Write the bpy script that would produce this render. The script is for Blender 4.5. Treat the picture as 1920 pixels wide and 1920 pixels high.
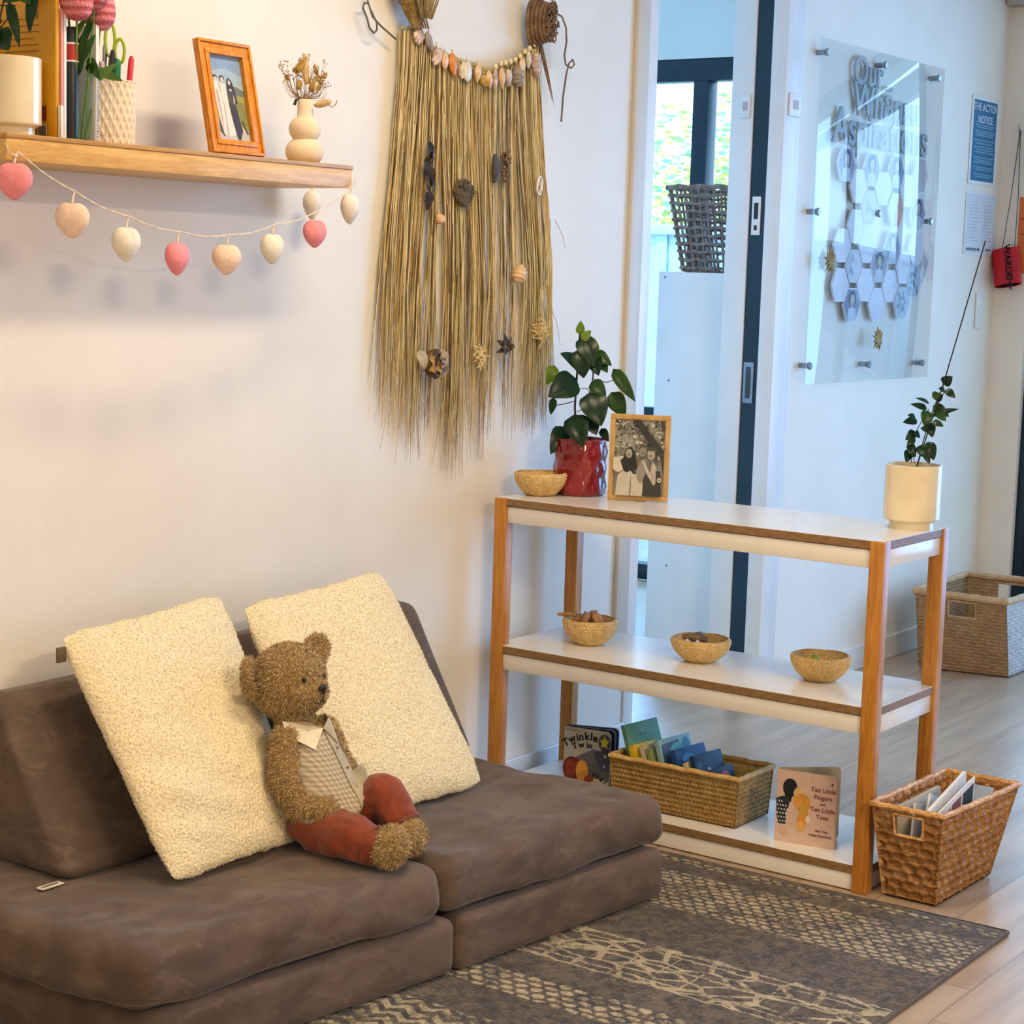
import bpy, bmesh, math, random
from mathutils import Vector, Matrix, noise
for o in list(bpy.data.objects): bpy.data.objects.remove(o)
S = bpy.context.scene
C = S.collection
R = math.radians
V3 = Vector
random.seed(7)

# ------------------------------------------------------------------ camera
CR, CU, CF = V3((.58335, -.81165, .03050)), V3((.08499, .09834, .99152)), V3((.80776, .57581, -.12635))
cd = bpy.data.cameras.new('camera'); cam = bpy.data.objects.new('camera', cd); C.objects.link(cam)
mw = Matrix((CR, CU, -CF)).transposed().to_4x4(); mw.translation = V3((-3.7979, -2.8151, 1.3616))
cam.matrix_world = mw
cd.sensor_width = 36; cd.lens = 66.24; cd.clip_end = 200
S.camera = cam
# ------------------------------------------------------------------ view + world
S.view_settings.view_transform = 'Standard'; S.view_settings.look = 'None'
S.view_settings.gamma = 1; S.view_settings.use_curve_mapping = False
S.view_settings.exposure = 0.27
W = bpy.data.worlds.new('world'); S.world = W; W.use_nodes = True
bgn = W.node_tree.nodes['Background']
bgn.inputs[0].default_value = (.40, .66, 1.0, 1); bgn.inputs[1].default_value = 4.4
S.cycles.max_bounces = 8; S.cycles.diffuse_bounces = 4; S.cycles.transparent_max_bounces = 12
S.cycles.sample_clamp_indirect = 6

def area(name, loc, rot, sx, sy, power, col, portal=False):
    l = bpy.data.lights.new(name, 'AREA'); l.shape = 'RECTANGLE'; l.size = sx; l.size_y = sy
    l.energy = power; l.color = col
    if portal: l.cycles.is_portal = True
    o = bpy.data.objects.new(name, l); o.location = loc; o.rotation_euler = rot; C.objects.link(o); return o
WARM = (1, .80, .54)
area('ceiling_lamp_or_fill', (-1.05, -1.07, 2.7), (0, 0, 0), .9, .15, 22, WARM)
area('ceiling_lamp_or_fill', (-2.0, -4.2, 2.7), (0, 0, 0), .8, .3, 84, WARM)
area('ceiling_lamp_or_fill', (-4.0, -1.8, 2.7), (0, 0, 0), .6, .6, 12, WARM)  # added warm fill light, no lamp known here
area('ceiling_lamp_or_fill', (-3.6, -5.0, 2.7), (0, 0, 0), .6, .6, 22, WARM)  # second added fill, deeper in the unseen room
area('glazing_portal', (3.36, -1.95, 1.25), (0, R(90), 0), 2.4, 3.4, 1, (1, 1, 1), True)
area('far_window_portal', (3.36, 1.35, 1.2), (0, R(90), 0), 2.2, 1.6, 1, (1, 1, 1), True)
DAY = (.20, .47, 1.0)
sl = bpy.data.lights.new('sun', 'SUN'); sl.energy = 2.2; sl.angle = .05; sl.color = (1, .95, .86)
so = bpy.data.objects.new('sun', sl); so.rotation_euler = V3((.55, .25, -.80)).to_track_quat('-Z', 'Y').to_euler(); C.objects.link(so)
area('daylight_glazing', (3.30, -2.6, 1.3), (0, R(90), 0), 2.0, 2.4, 80, DAY)
area('daylight_far_window', (3.25, 1.9, 1.3), (0, R(90), 0), 1.8, .5, 70, DAY)

# ------------------------------------------------------------------ material helpers
def lin(c):
    c = c[:3] if max(c) <= 1 else [v/255 for v in c[:3]]
    return tuple((v/12.92 if v <= .04045 else ((v+.055)/1.055)**2.4) for v in c) + (1,)
class Vn:
    def __init__(s, t, so): s.t, s.s = t, so
    def _op(s, op, *a):
        n = s.t.nodes.new('ShaderNodeMath'); n.operation = op
        for i, x in enumerate((s,)+a):
            if isinstance(x, Vn): s.t.links.new(x.s, n.inputs[i])
            else: n.inputs[i].default_value = x
        return Vn(s.t, n.outputs[0])
    def __add__(s, b): return s._op('ADD', b)
    def __sub__(s, b): return s._op('SUBTRACT', b)
    def __mul__(s, b): return s._op('MULTIPLY', b)
    def __truediv__(s, b): return s._op('DIVIDE', b)
    def lt(s, b): return s._op('LESS_THAN', b)
    def gt(s, b): return s._op('GREATER_THAN', b)
    def fract(s): return s._op('FRACT')
    def floor(s): return s._op('FLOOR')
    def abs(s): return s._op('ABSOLUTE')
    def sin(s): return s._op('SINE')
    def mx(s, b): return s._op('MAXIMUM', b)
    def mn(s, b): return s._op('MINIMUM', b)
    def mod(s, b): return s._op('FLOORED_MODULO', b)
    def pw(s, b): return s._op('POWER', b)
    def smooth(s, a, b):
        n = s.t.nodes.new('ShaderNodeMapRange'); n.interpolation_type = 'SMOOTHSTEP'
        s.t.links.new(s.s, n.inputs[0]); n.inputs[1].default_value = a; n.inputs[2].default_value = b
        return Vn(s.t, n.outputs[0])
class Mt:
    def __init__(s, name, rough=.6, **k):
        s.m = bpy.data.materials.new(name); s.m.use_nodes = True; s.t = s.m.node_tree
        s.b = s.t.nodes['Principled BSDF']; s.b.inputs['Roughness'].default_value = rough
        for a, v in k.items(): s.b.inputs[a.replace('_', ' ')].default_value = v
        tc = s.t.nodes.new('ShaderNodeTexCoord'); s.co = tc.outputs['Object']
    def xyz(s):
        n = s.t.nodes.new('ShaderNodeSeparateXYZ'); s.t.links.new(s.co, n.inputs[0])
        return [Vn(s.t, o) for o in n.outputs]
    def vec(s, sc=(1, 1, 1), comp=None):
        if comp:
            n = s.t.nodes.new('ShaderNodeCombineXYZ')
            for i, c in enumerate(comp):
                if isinstance(c, Vn): s.t.links.new(c.s, n.inputs[i])
                else: n.inputs[i].default_value = c
            return n.outputs[0]
        n = s.t.nodes.new('ShaderNodeMapping'); n.inputs['Scale'].default_value = sc
        s.t.links.new(s.co, n.inputs[0]); return n.outputs[0]
    def noise(s, scale, sc=(1, 1, 1), detail=3, rough=.55, comp=None, dist=0):
        n = s.t.nodes.new('ShaderNodeTexNoise'); n.inputs['Scale'].default_value = scale
        n.inputs['Detail'].default_value = detail; n.inputs['Roughness'].default_value = rough
        n.inputs['Distortion'].default_value = dist
        s.t.links.new(s.vec(sc, comp), n.inputs['Vector']); return Vn(s.t, n.outputs[0])
    def vor(s, scale, feat='F1', sc=(1, 1, 1), comp=None):
        n = s.t.nodes.new('ShaderNodeTexVoronoi'); n.feature = feat; n.inputs['Scale'].default_value = scale
        s.t.links.new(s.vec(sc, comp), n.inputs['Vector']); return Vn(s.t, n.outputs['Distance'])
    def white(s, *comp):
        n = s.t.nodes.new('ShaderNodeTexWhiteNoise'); s.t.links.new(s.vec(comp=comp+(0,)*(3-len(comp))), n.inputs[0])
        return Vn(s.t, n.outputs[0])
    def mix(s, f, a, b):
        n = s.t.nodes.new('ShaderNodeMix'); n.data_type = 'RGBA'
        if isinstance(f, Vn): s.t.links.new(f.s, n.inputs[0])
        else: n.inputs[0].default_value = f
        for i, c in ((6, a), (7, b)):
            if isinstance(c, tuple) or isinstance(c, list): n.inputs[i].default_value = lin(c)
            else: s.t.links.new(c, n.inputs[i])
        return n.outputs[2]
    def col(s, c):
        if isinstance(c, tuple): s.b.inputs['Base Color'].default_value = lin(c)
        else: s.t.links.new(c, s.b.inputs['Base Color'])
        return s
    def bump(s, h, dist=.002, st=1):
        n = s.t.nodes.new('ShaderNodeBump'); n.inputs['Distance'].default_value = dist; n.inputs['Strength'].default_value = st
        s.t.links.new(h.s, n.inputs['Height']); s.t.links.new(n.outputs[0], s.b.inputs['Normal']); return s
def mat(name, c, rough=.6, c2=None, vs=10, sc=(1, 1, 1), lo=.35, hi=.65, bs=0, bd=.001, detail=3, **k):
    M = Mt(name, rough, **k)
    if c2: M.col(M.mix(M.noise(vs, sc, detail).smooth(lo, hi), c, c2))
    else: M.col(c)
    if bs: M.bump(M.noise(bs, detail=2), bd)
    return M.m
_cc = {}
def flat(c, rough=.6):
    k = tuple(c)+(rough,)
    if k not in _cc: _cc[k] = mat('print_%d_%d_%d' % tuple(c), tuple(c), rough, tuple(max(0, v-8) for v in c), 60)
    return _cc[k]
def woodmat(name, c, c2, sc, vs=14, rough=.45):
    M = Mt(name, rough); n1 = M.noise(vs, sc, 5, .6, dist=.6); n2 = M.noise(vs*5, sc, 2)
    M.col(M.mix((n1*.7+n2*.3).smooth(.35, .65), c, c2)); M.bump(n2, .0006); return M.m

# ------------------------------------------------------------------ mesh helpers
def mi_new(bm, n0, mi):
    bm.faces.ensure_lookup_table()
    for f in bm.faces[n0:]: f.material_index = mi
def box(bm, lo, hi, bev=0, M=None, mi=0, seg=2):
    t = bmesh.new(); bmesh.ops.create_cube(t, size=1)
    lo, hi = V3(lo), V3(hi)
    for v in t.verts: v.co = V3([(lo[i]+hi[i])/2+v.co[i]*(hi[i]-lo[i]) for i in range(3)])
    if bev: bmesh.ops.bevel(t, geom=list(t.edges), offset=bev, segments=seg, profile=.5, affect='EDGES')
    join(bm, t, M, mi)
def join(bm, t, M=None, mi=None):
    t.verts.index_update()
    vs = [bm.verts.new(M @ v.co if M else v.co) for v in t.verts]
    for f in t.faces:
        try: nf = bm.faces.new([vs[v.index] for v in f.verts]); nf.material_index = f.material_index if mi is None else mi
        except ValueError: pass
    t.free()
def frame_at(d):
    d = V3(d).normalized(); a = V3((0, 0, 1)) if abs(d.z) < .9 else V3((1, 0, 0))
    x = d.cross(a).normalized(); return x, d.cross(x)
def tube(bm, pts, r, seg=8, mi=0, closed=False, cap=True, flatz=1):
    pts = [V3(p) for p in pts]; n = len(pts); rs = r if isinstance(r, (list, tuple)) else [r]*n
    rings = []; px = None
    for i, p in enumerate(pts):
        d = (pts[(i+1) % n]-pts[i-1]) if closed else (pts[min(i+1, n-1)]-pts[max(i-1, 0)])
        if d.length < 1e-9: d = V3((0, 0, 1))
        d.normalize()
        if px is None: px, _ = frame_at(d)
        px = (px-d*px.dot(d)).normalized(); py = d.cross(px)
        rings.append([bm.verts.new(p+(px*math.cos(a)+py*math.sin(a)*flatz)*rs[i]) for a in [2*math.pi*k/seg for k in range(seg)]])
    for i in range(n if closed else n-1):
        A, B = rings[i], rings[(i+1) % n]
        for k in range(seg): bm.faces.new((A[k], A[(k+1) % seg], B[(k+1) % seg], B[k])).material_index = mi
    if cap and not closed:
        bm.faces.new(rings[0][::-1]).material_index = mi; bm.faces.new(rings[-1]).material_index = mi
def lathe(bm, prof, seg=32, c=(0, 0, 0), mi=0, fn=None, M=None):
    rings = []
    for j, (r, z) in enumerate(prof):
        if r < 1e-6: rings.append([bm.verts.new((M @ V3((0, 0, z)) if M else V3((0, 0, z)))+V3(c))]); continue
        ring = []
        for k in range(seg):
            a = 2*math.pi*k/seg; rr, zz = (r, z) if not fn else fn(r, z, a, j)
            p = V3((rr*math.cos(a), rr*math.sin(a), zz)); ring.append(bm.verts.new((M @ p if M else p)+V3(c)))
        rings.append(ring)
    for A, B in zip(rings, rings[1:]):
        for k in range(seg):
            k2 = (k+1) % seg
            if len(A) == 1 and len(B) == 1: continue
            if len(A) == 1: f = bm.faces.new((A[0], B[k], B[k2]))
            elif len(B) == 1: f = bm.faces.new((A[k], A[k2], B[0]))
            else: f = bm.faces.new((A[k], A[k2], B[k2], B[k]))
            f.material_index = mi
def ell(bm, c, r, M=None, mi=0, sub=3):
    t = bmesh.new(); bmesh.ops.create_icosphere(t, subdivisions=sub, radius=1)
    for v in t.verts:
        p = V3((v.co.x*r[0], v.co.y*r[1], v.co.z*r[2])); v.co = (M @ p if M else p)+V3(c)
    join(bm, t, None, mi)
def rbox(bm, h, r, n=(10, 10, 4), warp=None, mi=0, ns=None):
    """rounded box of half size h, corner radius r, gridded and warped"""
    t = bmesh.new(); bmesh.ops.create_cube(t, size=2)
    vm = {}
    t.free()
    def vert(p):
        k = tuple(round(x, 5) for x in p)
        if k not in vm:
            P = V3((p[0]*h[0], p[1]*h[1], p[2]*h[2])); q = V3([max(-h[i]+r, min(h[i]-r, P[i])) for i in range(3)])
            d = P-q
            nrm = d.normalized() if d.length > 1e-9 else V3((0, 0, 0))
            P = q+nrm*min(r, max(abs(d.x), abs(d.y), abs(d.z))) if d.length > 1e-9 else P
            if ns: P += ns(P, nrm)
            if warp: P = warp(P)
            vm[k] = bm.verts.new(P)
        return vm[k]
    def cc(i, N, hh):   # finer grid near the edges
        t = i/N; return -math.cos(math.pi*t) if N > 3 else 2*t-1
    for ax in range(3):
        a, b = [i for i in range(3) if i != ax]
        for sgn in (-1, 1):
            for i in range(n[a]):
                for j in range(n[b]):
                    q = []
                    for (ii, jj) in ((i, j), (i+1, j), (i+1, j+1), (i, j+1)):
                        p = [0, 0, 0]; p[ax] = sgn; p[a] = cc(ii, n[a], h[a]); p[b] = cc(jj, n[b], h[b]); q.append(vert(p))
                    if (sgn > 0) == (ax == 1): q.reverse()
                    try: bm.faces.new(q).material_index = mi
                    except ValueError: pass
def wrink(amp, sc, seed=0):
    return lambda P, n: n*0+V3((0, 0, 0)) if amp == 0 else (n if n.length else V3((0, 0, 1)))*amp*noise.noise(P*sc+V3((seed, seed*2, 0)))
def thing(name, label, cat, loc=(0, 0, 0), rz=0, group=None):
    o = bpy.data.objects.new(name, None); C.objects.link(o); o.empty_display_size = .05
    o.location = loc; o.rotation_euler = (0, 0, rz); o['label'] = label; o['category'] = cat
    if group: o['group'] = group
    return o
def obj(name, bm, mats, parent=None, world=True, smooth=35, label=None):
    if parent is not None and world:
        ch = []; p = parent
        while p: ch.append(p); p = p.parent
        M = Matrix()
        for q in reversed(ch): M = M @ Matrix.LocRotScale(q.location, q.rotation_euler, None)
        bm.transform(M.inverted())
    bmesh.ops.recalc_face_normals(bm, faces=bm.faces)
    me = bpy.data.meshes.new(name); bm.to_mesh(me); bm.free()
    for m in (mats if isinstance(mats, (list, tuple)) else [mats]): me.materials.append(m)
    if smooth:
        me.polygons.foreach_set('use_smooth', [True]*len(me.polygons)); me.set_sharp_from_angle(angle=R(smooth))
    o = bpy.data.objects.new(name, me); C.objects.link(o)
    if parent is not None: o.parent = parent
    if label: o['label'] = label
    return o
def tag(o, label, cat, group=None):
    o['label'] = label; o['category'] = cat
    if group: o['group'] = group
    return o
def struct(name, bm, mats, smooth=0):
    o = obj(name, bm, mats, smooth=smooth); o['kind'] = 'structure'; return o
def B(): return bmesh.new()
def dup(root, loc, rz, label, group):
    r = root.copy(); C.objects.link(r); r.location = loc; r.rotation_euler = (0, 0, rz)
    r['label'] = label; r['group'] = group
    for ch in root.children:
        c = ch.copy(); C.objects.link(c); c.parent = r
        for g in ch.children: d = g.copy(); C.objects.link(d); d.parent = c
    return r
def paint(polys, o, ux, uy, step=.0004):
    """printed picture: flat coloured shapes, laid one over the other"""
    bm = B(); o, ux, uy = V3(o), V3(ux), V3(uy); n = ux.cross(uy).normalized(); cols = []
    for i, (c, pts) in enumerate(polys):
        if c not in cols: cols.append(c)
        try:
            f = bm.faces.new([bm.verts.new(o+ux*x+uy*y+n*step*(i*.25+1)) for x, y in pts]); f.material_index = cols.index(c)
        except ValueError: pass
    return bm, [flat(c) for c in cols]
def disc(cx, cy, rx, ry, n=14, a0=0): return [(cx+rx*math.cos(a0+2*math.pi*k/n), cy+ry*math.sin(a0+2*math.pi*k/n)) for k in range(n)]
def text_bm(s, size, o, ux, uy, bold=0, align='CENTER', sx=1, depth=.0003):
    cu = bpy.data.curves.new('t', 'FONT'); cu.body = s; cu.size = size; cu.align_x = align; cu.extrude = depth; cu.offset = bold
    to = bpy.data.objects.new('t', cu); C.objects.link(to); dg = bpy.context.evaluated_depsgraph_get()
    me = bpy.data.meshes.new_from_object(to.evaluated_get(dg)); bm = B(); bm.from_mesh(me)
    ux, uy = V3(ux).normalized(), V3(uy).normalized(); n = ux.cross(uy)
    M = Matrix((ux, uy, n)).transposed().to_4x4(); M.translation = V3(o)
    bm.transform(M @ Matrix.Diagonal((sx, 1, 1, 1))); bpy.data.objects.remove(to); bpy.data.meshes.remove(me); return bm
def merge(dst, src, mi=0): join(dst, src, None, mi)
def blob(parts, voxel=.006, smooth=6):
    """one continuous skin over overlapping ellipsoids"""
    bm = B()
    for c, r, *m in parts: ell(bm, c, r, m[0] if m else None)
    me = bpy.data.meshes.new('b'); bm.to_mesh(me); bm.free(); o = bpy.data.objects.new('b', me); C.objects.link(o)
    md = o.modifiers.new('r', 'REMESH'); md.mode = 'VOXEL'; md.voxel_size = voxel
    sm = o.modifiers.new('s', 'SMOOTH'); sm.iterations = smooth; sm.factor = .5
    dg = bpy.context.evaluated_depsgraph_get(); m2 = bpy.data.meshes.new_from_object(o.evaluated_get(dg))
    bm = B(); bm.from_mesh(m2); bpy.data.objects.remove(o); bpy.data.meshes.remove(m2); return bm
def furry(bm, per_m2, L, w, mi=1, droop=.5, rng=None):
    rng = rng or random.Random(3); bm.faces.ensure_lookup_table(); bm.normal_update(); fs = list(bm.faces)
    for f in fs:
        k = f.calc_area()*per_m2; k = int(k)+(rng.random() < k-int(k)); vs = [v.co for v in f.verts]; n = f.normal.copy()
        for _ in range(k):
            a, b = rng.random(), rng.random()
            p = vs[0].lerp(vs[1], a).lerp(vs[-1].lerp(vs[2 if len(vs) > 3 else -1], a), b)
            t = V3((rng.gauss(0, 1), rng.gauss(0, 1), rng.gauss(0, 1))); t = (t-n*t.dot(n)).normalized()
            s = n.cross(t).normalized()*w/2; l = L*rng.uniform(.6, 1.2)
            d = n*.75+t*.65
            v = [bm.verts.new(p-s-n*.001), bm.verts.new(p+s-n*.001), bm.verts.new(p+d*l*.6+s*.8), bm.verts.new(p+d*l*.6-s*.8), bm.verts.new(p+d*l+t*l*.35)]
            for q in ((v[0], v[1], v[2], v[3]), (v[3], v[2], v[4])): bm.faces.new(q).material_index = mi

# ------------------------------------------------------------------ materials
M_wall = mat('wall_paint', (240, 234, 221), .55, (236, 229, 215), 3, bs=300, bd=.0003)
M_white = mat('white_gloss_paint', (238, 238, 236), .35, (232, 232, 230), 5)
M_trimw = mat('beige_guard_strip', (216, 206, 188), .45, (208, 198, 180), 5)
M_ceil = mat('ceiling_paint', (240, 238, 232), .8, (234, 232, 226), 3)
M_teal = mat('dark_teal_aluminium', (14, 44, 60), .35, (10, 36, 50), 6)
M_darkf = mat('dark_window_aluminium', (10, 42, 55), .35, (8, 34, 46), 6)
M_lam = mat('white_laminate', (240, 234, 224), .22, (236, 230, 219), 4)
M_mdf = mat('brown_board_edge', (150, 116, 76), .5, (132, 98, 60), 60, (1, 1, 3))
M_leg = woodmat('orange_varnished_wood_upright', (206, 142, 58), (176, 110, 34), (6, 6, .5), 12, .32)
M_shelf = woodmat('honey_wood_along', (228, 184, 110), (206, 156, 82), (.6, 6, 6), 10, .4)
M_frame = woodmat('orange_pine_frame', (226, 152, 48), (198, 120, 24), (5, 5, 1), 16, .35)
M_oak = woodmat('pale_oak_frame', (214, 172, 104), (196, 150, 84), (5, 5, 1), 16, .5)
M_metal = mat('brushed_steel', (160, 164, 168), .3, (140, 144, 148), 20, Metallic=.9)
M_black = mat('black_plastic', (22, 22, 24), .35, (28, 28, 30), 20)
M_paper = mat('white_paper', (236, 236, 234), .6, (228, 228, 226), 20)
def glassm(name, c, rough=.02, alpha=.12):
    m = bpy.data.materials.new(name); m.use_nodes = True; t = m.node_tree; t.nodes.clear()
    out = t.nodes.new('ShaderNodeOutputMaterial'); mx = t.nodes.new('ShaderNodeMixShader')
    tr = t.nodes.new('ShaderNodeBsdfTransparent'); gl = t.nodes.new('ShaderNodeBsdfGlossy'); fr = t.nodes.new('ShaderNodeFresnel')
    tr.inputs[0].default_value = lin(c); gl.inputs['Roughness'].default_value = rough; fr.inputs[0].default_value = 1.5
    mm = t.nodes.new('ShaderNodeMath'); mm.operation = 'MULTIPLY_ADD'; mm.inputs[1].default_value = 1.0; mm.inputs[2].default_value = alpha-.04
    ge = t.nodes.new('ShaderNodeNewGeometry'); m2 = t.nodes.new('ShaderNodeMath'); m2.operation = 'SUBTRACT'; m2.inputs[0].default_value = 1
    m3 = t.nodes.new('ShaderNodeMath'); m3.operation = 'MULTIPLY'; t.links.new(ge.outputs['Backfacing'], m2.inputs[1])
    t.links.new(fr.outputs[0], mm.inputs[0]); t.links.new(mm.outputs[0], m3.inputs[0]); t.links.new(m2.outputs[0], m3.inputs[1]); t.links.new(m3.outputs[0], mx.inputs[0])
    t.links.new(tr.outputs[0], mx.inputs[1]); t.links.new(gl.outputs[0], mx.inputs[2]); t.links.new(mx.outputs[0], out.inputs[0]); return m
M_glass = glassm('clear_window_glass', (250, 254, 254), 0, .04)
M_acryl = glassm('clear_acrylic', (250, 253, 254), .01, .10)

# velvet
def velvet(name, a, b, c):
    M = Mt(name, .85, Sheen_Weight=.2, Sheen_Roughness=.4); n = M.noise(4.2, (1, 1.4, 2.0), 4, .65, dist=1.6); n2 = M.noise(8, (1.3, 1, 2.2), detail=4, dist=2.2)
    M.col(M.mix(n2.smooth(.52, .72)*.30, M.mix(n.smooth(.36, .66), a, b), c)); M.bump(M.noise(420), .0004); return M.m
M_velvet = velvet('taupe_velvet', (84, 68, 57), (104, 87, 74), (136, 116, 100))
M_boucle = Mt('cream_boucle', .95, Sheen_Weight=.3)
_n = M_boucle.noise(230, detail=3, rough=.7); _v = M_boucle.vor(170)
M_boucle.col(M_boucle.mix((_n*.6+_v*.5).smooth(.25, .62), (232, 214, 168), (250, 236, 198))); M_boucle.bump(_n*.5+_v, .0025); M_boucle = M_boucle.m
# floor boards along x
F = Mt('oak_vinyl_planks', .33); X, Y, Z = F.xyz(); row = (Y/.19).floor(); off = F.white(row)*1.3
xx = (X+off*1.0)/1.25; colm = xx.floor(); tone = F.white(row, colm)
gr = F.noise(7, comp=(X*.35, Y*3.2, tone*9), detail=6, rough=.62, dist=.5)
gap = ((Y/.19).fract().lt(.012)).mx(xx.fract().lt(.0018))
cc_ = F.mix(gr.smooth(.3, .7), (186, 160, 132), (156, 128, 102)); cc_ = F.mix(tone*.4, cc_, (192, 174, 152)); cc_ = F.mix(gap*.6, cc_, (84, 66, 50))
F.col(cc_); F.bump(gr, .0006); M_floor = F.m
# ------------------------------------------------------------------ structure
bm = B(); box(bm, (-5.6, -6.2, -.12), (3.4, 3.2, 0)); struct('floor', bm, M_floor)
bm = B(); box(bm, (-5.6, -6.2, 2.72), (3.5, 3.2, 2.84)); struct('ceiling', bm, M_ceil)
bm = B(); box(bm, (-5.6, 0, 0), (.724, .13, 2.72)); struct('wall_left', bm, M_wall)
bm = B(); box(bm, (1.53, .11, 0), (3.37, .17, 2.72)); box(bm, (1.56, 0, 0), (3.37, .11, 2.72)); box(bm, (.724, 0, 2.42), (1.56, .17, 2.72)); struct('wall_middle', bm, M_wall)
bm = B(); box(bm, (3.37, -.135, 0), (3.5, .17, 2.72)); box(bm, (3.37, -6.2, 2.5), (3.5, -.135, 2.72)); box(bm, (3.37, -6.2, 0), (3.5, -3.7, 2.5)); struct('wall_right', bm, M_wall)
bm = B(); box(bm, (-5.7, -6.3, 0), (-5.6, .13, 2.72)); struct('wall_rear', bm, M_wall)
bm = B(); box(bm, (-5.6, -6.3, 0), (3.5, -6.2, 2.72)); struct('wall_near', bm, M_wall)
# far room
bm = B(); box(bm, (.6, 3.1, 0), (3.5, 3.2, 2.72)); box(bm, (.6, .13, 0), (.7, 3.1, 2.72)); struct('wall_back', bm, M_wall)
bm = B(); box(bm, (3.4, .17, 2.3), (3.5, 3.1, 2.72)); box(bm, (3.4, .17, 0), (3.5, .75, 2.3)); box(bm, (3.4, 2.45, 0), (3.5, 3.1, 2.3)); struct('wall_far', bm, M_wall)
# door lining, architraves
bm = B()
box(bm, (1.515, .093, 0), (1.535, .172, 2.42), .002); box(bm, (1.515, -.004, 0), (1.56, .036, 2.42), .002)
box(bm, (1.515, -.018, 0), (1.60, 0, 2.45), .004); box(bm, (1.60, -.012, 0), (1.635, 0, 2.45), .003); struct('trim_1', bm, M_white, 35)
bm = B(); box(bm, (.724, -.006, 0), (.776, .14, 2.42), .003); struct('trim_2', bm, M_white, 35)
bm = B(); box(bm, (.655, -.014, .205), (.718, 0, 2.45), .003); struct('trim_3', bm, M_trimw, 35)
bm = B(); box(bm, (-5.6, -.014, 0), (.724, 0, .085), .003); struct('baseboard_left', bm, M_white)
bm = B(); box(bm, (1.635, -.014, 0), (3.37, 0, .085), .003); struct('baseboard_middle', bm, M_white)
bm = B(); box(bm, (3.356, -.135, 0), (3.37, -.014, .085), .003); struct('baseboard_right', bm, M_white)
# sliding door edge in its pocket
bm = B(); box(bm, (1.521, .036, .012), (2.4, .093, 2.4)); dr = struct('door_1', bm, M_teal)
bm = B(); box(bm, (1.517, .052, 1.50), (1.5215, .082, 1.62), .001); box(bm, (1.515, .062, 1.515), (1.518, .072, 1.53), .0, mi=1); box(bm, (1.515, .060, 1.55), (1.518, .074, 1.60), 0, mi=1)
obj('lock_plate', bm, [M_white, M_black], dr, False, 35, 'white lock plate on the door edge')
bm = B(); box(bm, (1.517, .050, .97), (1.5215, .086, 1.10), .001); box(bm, (1.514, .060, .985), (1.518, .076, 1.085), .001, mi=1)
obj('pull_handle', bm, [M_metal, mat('grey_recess', (60, 66, 70), .4, (50, 56, 60))], dr, False, 35, 'grey recessed pull on the door edge')
# glazed doors: window_1 in the far room, window_2 in the main room
def glazing(name, x, y0, y1, z1, muls, rails):
    bm = B(); w = .055
    box(bm, (x, y0, 0), (x+.08, y0+w, z1), .003); box(bm, (x, y1-w, 0), (x+.08, y1, z1), .003)
    box(bm, (x, y0+w, z1-.095), (x+.08, y1-w, z1), .003); box(bm, (x, y0+w, 0), (x+.08, y1-w, .07), .003)
    for y, ww in muls: box(bm, (x, y-ww/2, .07), (x+.08, y+ww/2, z1-.095), .003)
    for z in rails: box(bm, (x+.01, y0+w, z), (x+.07, y1-w, z+.06), .003)
    o = struct(name, bm, M_darkf, 35)
    g = B(); box(g, (x+.036, y0+w, .07), (x+.042, y1-w, z1-.095)); obj('glass_pane', g, M_glass, o, False, 0)
    return o
glazing('window_1', 3.41, .75, 2.45, 2.3, [(1.39, .075), (1.9, .0)] [:1], [.72])
glazing('window_2', 3.40, -3.7, -.135, 2.5, [(-1.05, .09), (-2.3, .09)], [])
# outdoors: paving, fence, verandah, planting
M_pave = mat('pale_paving', (176, 176, 170), .8, (156, 156, 150), 6)
bm = B(); box(bm, (3.5, -9, -.16), (16, 9, -.04)); struct('ground', bm, M_pave)
M_fence = mat('pale_blue_fence_sheet', (176, 206, 220), .5, (160, 194, 212), 4)
t = thing('sheet_fence', 'pale blue corrugated metal fence seen through the far window', 'fence', (5.6, 2.4, 0))
bm = B()
k = 0; y = .6
while y < 4.6:
    box(bm, (5.6+(.018 if k % 2 else 0), y, .02), (5.63+(.018 if k % 2 else 0), y+.07, 1.62), .004); y += .075; k += 1
obj('fence_sheet', bm, M_fence, t, smooth=0)
bm = B(); box(bm, (5.57, .6, 1.6), (5.68, 4.6, 1.66), .005); obj('top_rail', bm, M_fence, t)
t = thing('garden_wall', 'low grey blue rendered wall outside the glazed doors', 'wall', (7.4, -2.9, 0))
bm = B(); box(bm, (7.4, -6.5, 0), (7.55, .5, 1.35), .01); obj('wall_body', bm, mat('grey_blue_render', (150, 168, 186), .8, (138, 156, 176), 5), t)
bm = B(); box(bm, (7.36, -6.5, 1.35), (7.6, .5, 1.42), .01); obj('coping', bm, M_fence, t)
M_post = mat('white_verandah_paint', (228, 234, 238), .5, (218, 226, 232), 4)
t = thing('verandah', 'white verandah roof on square posts outside the glazed doors', 'verandah', (5.6, -2.5, 0))
for py in (-4.4, -2.75, -1.05):
    bm = B(); box(bm, (5.55, py, 0), (5.67, py+.12, 2.6), .005); obj('post', bm, mat('grey_blue_post', (126, 150, 172), .5, (118, 142, 164)), t)
bm = B(); box(bm, (5.5, -6, 2.6), (5.72, .3, 2.78), .01); obj('beam', bm, M_post, t)
bm = B(); box(bm, (3.55, -6, 2.9), (5.9, .3, 2.93)); obj('roof_sheet', bm, mat('green_roof_sheet', (150, 176, 164), .5, (136, 164, 152), 3), t)
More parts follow.
